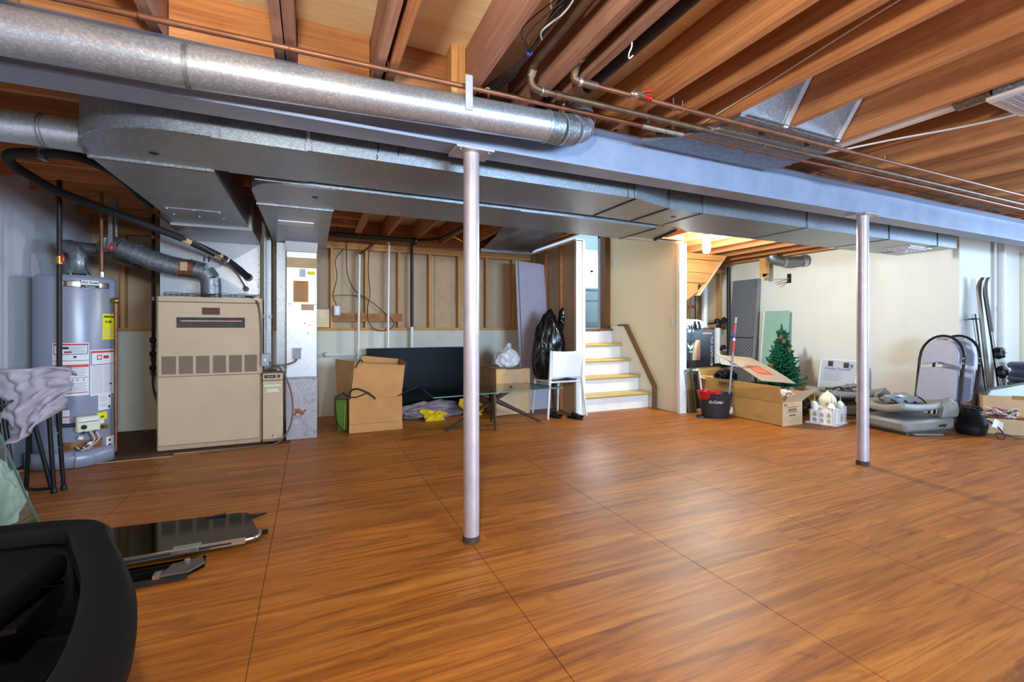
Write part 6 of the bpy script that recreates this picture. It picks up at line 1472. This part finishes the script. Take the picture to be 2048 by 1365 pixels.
# folding chairs leaning on the white wall
def folding_chair():
    e = thing('folding_chair', 'x', 'chair', (0, 0, 0), 0, 'folding chairs by the white wall')
    # local: x = away from the wall (towards -X world later), y = width, z = up ; leaning in x
    ln = lambda y, z, o=0.0: (.16 * z - o, y, z)
    W = .215
    arcp = [ln(-W, 0)] + [ln(-W, .72)] + [ln(-W * math.cos(R(a)), .74 + .27 * math.sin(R(a))) for a in range(8, 173, 12)] + [ln(W, .72), ln(W, 0)]
    G().tube(arcp, .014, 10).done('back_frame', 'chair_frame', e, smooth=True, w=False)
    G().tube([ln(-W + .03, .0, -.05), ln(-W + .03, .62, -.03)], .012, 8).done('leg', 'chair_frame', e, smooth=True, w=False)
    G().tube([ln(W - .03, .0, -.05), ln(W - .03, .62, -.03)], .012, 8).done('leg', 'chair_frame', e, smooth=True, w=False)
    G().tube([ln(-W + .03, .2, -.045), ln(W - .03, .2, -.045)], .009, 8).done('crossbar', 'chair_frame', e, smooth=True, w=False)
    pad = [(-.175, .66), (-.17, .80), (-.12, .915), (-.05, .96), (.05, .96), (.12, .915), (.17, .80), (.175, .66), (0, .70)]
    def padmesh(pts, o0, o1, nm, bev):
        g = G()
        A = [g.bm.verts.new(ln(p[0], p[1], o0)) for p in pts]; B = [g.bm.verts.new(ln(p[0], p[1], o1)) for p in pts]
        g.bm.faces.new(A); g.bm.faces.new(B[::-1]); n_ = len(pts)
        for i in range(n_): g.bm.faces.new((A[i], B[i], B[(i + 1) % n_], A[(i + 1) % n_]))
        return g.done(nm, 'vinyl_grey', e, w=False, bevel=bev)
    padmesh(pad, -.005, .022, 'back_pad', .008)
    seat = [(-.185, .62), (-.195, .30), (-.17, .255), (0, .235), (.17, .255), (.195, .30), (.185, .62), (0, .645)]
    padmesh(seat, .012, .045, 'seat_pad', .012)
    for s in (-1, 1):
        G().tube([ln(s * (W - .005), .55, .012), ln(s * (W - .005), .20, .02)], .008, 6).done('seat_rail', 'chair_frame', e, smooth=True, w=False)
        for z in (.70, .755): G().cyl(ln(s * W, z, .016), ln(s * W, z, .024), .007, 8).done('rivet', 'chrome', e, w=False)
        G().lathe([(.019, 0), (.017, .03)], ln(s * W, 0), 10).done('foot_cap', 'black_plastic', e, w=False)
    hh = G().box(.0, .02, -.06, .06, .965, .99)
    hh.bm.transform(Matrix.Translation((.15, 0, 0))); hh.done('hand_grip', 'frame_grey', e, w=False, bevel=.006)
    return e
c1 = folding_chair(); c1.location = (6.66, 2.80, 0); c1.rotation_euler = (0, 0, R(-6)); c1['label'] = 'grey padded folding chair leaning on the white wall, nearer one'
c2 = copy_tree(c1, None, (6.86, 2.74, 0), R(-6), 'grey padded folding chair leaning on the white wall, behind the other')

# black ribbed lamp, cords and boxes at the right edge
co = thing('ribbed_drum', 'black ribbed drum with cord beside the folded car seat', 'drum', (6.25, 2.33, 0))
prof = [(.09, .0)]
for i in range(13):
    z = .012 + i * .018; r_ = .10 + .03 * math.sin(math.pi * min(1, (i + 2) / 13))
    prof += [(r_ - .006, z), (r_, z + .009)]
prof += [(.075, .262), (.05, .275)]
G().lathe(prof, (6.25, 2.33, 0), 28).done('ribbed_body', 'black_plastic', co, smooth=True, angle=60)
G().blob((6.25, 2.33, .27), (.07, .09, .03), 3, .3, 3, 2).done('top', 'black_plastic', co, smooth=True)
G().tube(smooth_path([(6.30, 2.22, .16), (6.30, 2.14, .10), (6.26, 2.08, .02), (6.20, 2.10, .008), (6.26, 2.14, .05), (6.34, 2.06, .03), (6.42, 2.04, .008), (6.50, 2.02, .008)], 6), .007, 6).done('cord', 'wire_dark', co, smooth=True)
tg = G().hexa([(6.22, 2.16, .12), (6.35, 2.13, .07), (6.353, 2.134, .07), (6.223, 2.164, .12)], [(6.28, 2.16, .19), (6.41, 2.14, .135), (6.413, 2.144, .135), (6.283, 2.164, .19)]).done('paper_tag', 'white_card', co)
bxa = carton('cardboard_box', 'brown cardboard box full of electronics at the right edge', 6.79, 7.35, 2.15, 2.45, .36, 'cardboard_pale', R(-52))
G().box(-.05, .29, -.155, -.152, .33, .37).done('torn_flap', 'cardboard_in', bxa, w=False)
dv_ = thing('grey_device', 'grey cordless device with green sticker in the cardboard box', 'device', (7.07, 2.33, .36), R(-52))
G().hexa([(-.20, -.08, -.04), (.22, -.10, -.04), (.24, .09, -.04), (-.18, .10, -.04)], [(-.16, -.05, .05), (.14, -.07, .15), (.20, .09, .15), (-.12, .10, .06)]).done('body', 'frame_grey', dv_, bevel=.012, w=False)
G().hexa([(-.06, -.062, .088), (.01, -.067, .110), (.02, -.03, .110), (-.05, -.025, .088)], [(-.06, -.062, .094), (.01, -.067, .116), (.02, -.03, .116), (-.05, -.025, .094)]).done('green_sticker', plain('green_sticker', '#4fae4a', .5), dv_, w=False)
bxb = carton('cardboard_box', 'small open cardboard box of tangled wires in front of the larger box', 6.43, 6.81, 2.12, 2.34, .17, 'cardboard_pale', R(-52))
G().hexa([(-.18, -.12, .165), (-.175, -.12, .165), (-.175, .12, .165), (-.18, .12, .165)], [(-.28, -.10, .30), (-.275, -.10, .30), (-.275, .14, .29), (-.28, .14, .29)]).done('flap', 'cardboard_pale', bxb, w=False)
G().box(-.16, -.08, -.1215, -.1195, .07, .12).done('label', 'label_white', bxb, w=False)
G().hexa([(-.18, -.12, .167), (.18, -.12, .167), (.18, -.125, .167), (-.18, -.125, .167)], [(-.20, -.24, .20), (.22, -.24, .19), (.22, -.245, .19), (-.20, -.245, .20)]).done('flap', 'cardboard_in', bxb, w=False)
ww = thing('wire_tangle', 'tangle of coloured wires spilling from the small open box', 'wires', (6.6, 2.32, .17))
rnd = random.Random(9)
for k in range(12):
    pts = [(6.52 + .2 * rnd.random(), 2.12 + .22 * rnd.random(), .15 + .12 * rnd.random()) for _ in range(5)]
    G().tube(smooth_path(pts, 4), .004, 5).done('wire', ('wire_white', 'purple', 'wire_dark', 'label_white')[k % 4], ww, smooth=True)

# skis and poles
sk_ = thing('ski', 'black ski with white stripes and bindings leaning in the alcove', 'ski', (7.5, 2.6, 0), 0, 'skis in the alcove')
def ski(e, x0, x1, ytop, mat, stripes):
    pts = [(0, .0), (.25, .0), (.6, .0), (.88, .0), (.94, .008), (.975, .025), (1.0, .05)]
    top = Vector((x1, ytop, 1.70)); bot = Vector((x0, 2.50, 0))
    ax = (top - bot); n_ = Vector((0, -1, .12)).normalized(); sd2 = ax.normalized().cross(n_)
    g = G(); vt = []
    for t, cu in pts:
        c = bot + ax * t + n_ * cu; w_ = .05 - .008 * math.sin(math.pi * t) if t < .97 else .035
        vt.append([g.bm.verts.new(c + sd2 * w_ + n_ * .006), g.bm.verts.new(c - sd2 * w_ + n_ * .006), g.bm.verts.new(c - sd2 * w_ - n_ * .006), g.bm.verts.new(c + sd2 * w_ - n_ * .006)])
    for A, B in zip(vt, vt[1:]):
        for k in range(4): g.bm.faces.new((A[k], A[(k + 1) % 4], B[(k + 1) % 4], B[k]))
    g.bm.faces.new(vt[0][::-1]); g.bm.faces.new(vt[-1])
    g.done('blade', mat, e, smooth=True, angle=50)
    if stripes:
        for s in (-.02, .022):
            G().bar(bot + ax * .06 + n_ * .009 + sd2 * s, bot + ax * .62 + n_ * .009 + sd2 * s, .012, .004, n_).done('stripe', 'label_white', e)
        for t in (.34, .47):
            c = bot + ax * t + n_ * .04
            bnd = G().blob(c, (.06, .05, .07), 3, .3, 2.5, t).done('binding', 'black_plastic', e, smooth=True)
            G().blob(c + n_ * .03 + Vector((.05, 0, .02)), (.04, .03, .03), 2, .2, 2, 3).done('binding_clip', 'label_white', bnd, smooth=True)
            G().blob(c + n_ * .02 + Vector((-.06, 0, -.02)), (.03, .03, .04), 2, .2, 2, 4).done('binding_toe', 'black_plastic', bnd, smooth=True)
ski(sk_, 7.52, 7.37, 2.64, 'ski_black', True)
sk2 = thing('ski', 'brown sided ski standing behind the black ski', 'ski', (7.3, 2.6, 0), 0, 'skis in the alcove')
ski(sk2, 7.22, 7.34, 2.68, 'ski_brown', False)
for k, (x, lab) in enumerate(((7.22, 'thin dark ski pole left of the skis, leftmost'), (7.28, 'thin dark ski pole left of the skis, next to the brown ski'))):
    e = thing('ski_pole', lab, 'ski pole', (x, 2.6, 0), 0, 'ski poles in the alcove')
    G().cyl((x + .03, 2.56, 0), (x - .04, 2.66, 1.27), .008, 8).done('shaft', 'frame_grey' if k == 0 else 'iron', e, smooth=True)
    G().lathe([(.05, 1.20), (.05, 1.21), (.01, 1.22)], (x - .035, 2.655, 0), 12).done('basket', 'black_plastic', e)
    G().cyl((x + .03, 2.56, 0), (x + .024, 2.57, .13), .015, 8).done('grip', 'black_plastic', e, smooth=True)
pv = thing('vent_stack', 'white upright pipe standing in the alcove behind the skis', 'pipe', (7.97, 2.68, 0))
G().tube([(7.97, 2.68, 0), (7.97, 2.68, ZJ)], .041, 24).done('pipe', 'pvc', pv, smooth=True)
G().tube([(7.97, 2.68, 1.3), (7.97, 2.68, 1.38)], .045, 24).done('coupling', 'pvc', pv, smooth=True)
for k, z in enumerate((0, .23, .46)):
    o = G().lathe([(.17, z), (.27, z), (.285, z + .03), (.27, z + .06), (.285, z + .11), (.27, z + .15), (.285, z + .20), (.26, z + .228), (.17, z + .228)], (7.86, 2.30, 0), 32).done('blue_tub', 'tire', None, smooth=True)
    tag(o, ('dark blue ribbed round tub at the right edge, lowest of the stack', 'dark blue ribbed round tub at the right edge, middle of the stack', 'dark blue ribbed round tub at the right edge, topmost of the stack')[k], 'tub', 'stacked round tubs')
o = G().tube(smooth_path([(7.64, 2.30, .70), (7.66, 2.3, .80), (7.76, 2.28, .87), (7.95, 2.25, .86)], 5), .006, 6).done('power_cable', 'wire_dark', None, smooth=True); tag(o, 'thin black cord arching over the blue round tubs', 'cord')
dr = thing('door_4', None, None, (8.98, 2.74, 0), kind='structure')
G().box(8.74, 9.18, 2.72, 2.745, .0, 2.06).done('door_leaf', 'white_paint', dr)
G().box(8.70, 8.745, 2.715, 2.748, 0, 2.1).done('door_frame', 'cream', dr)
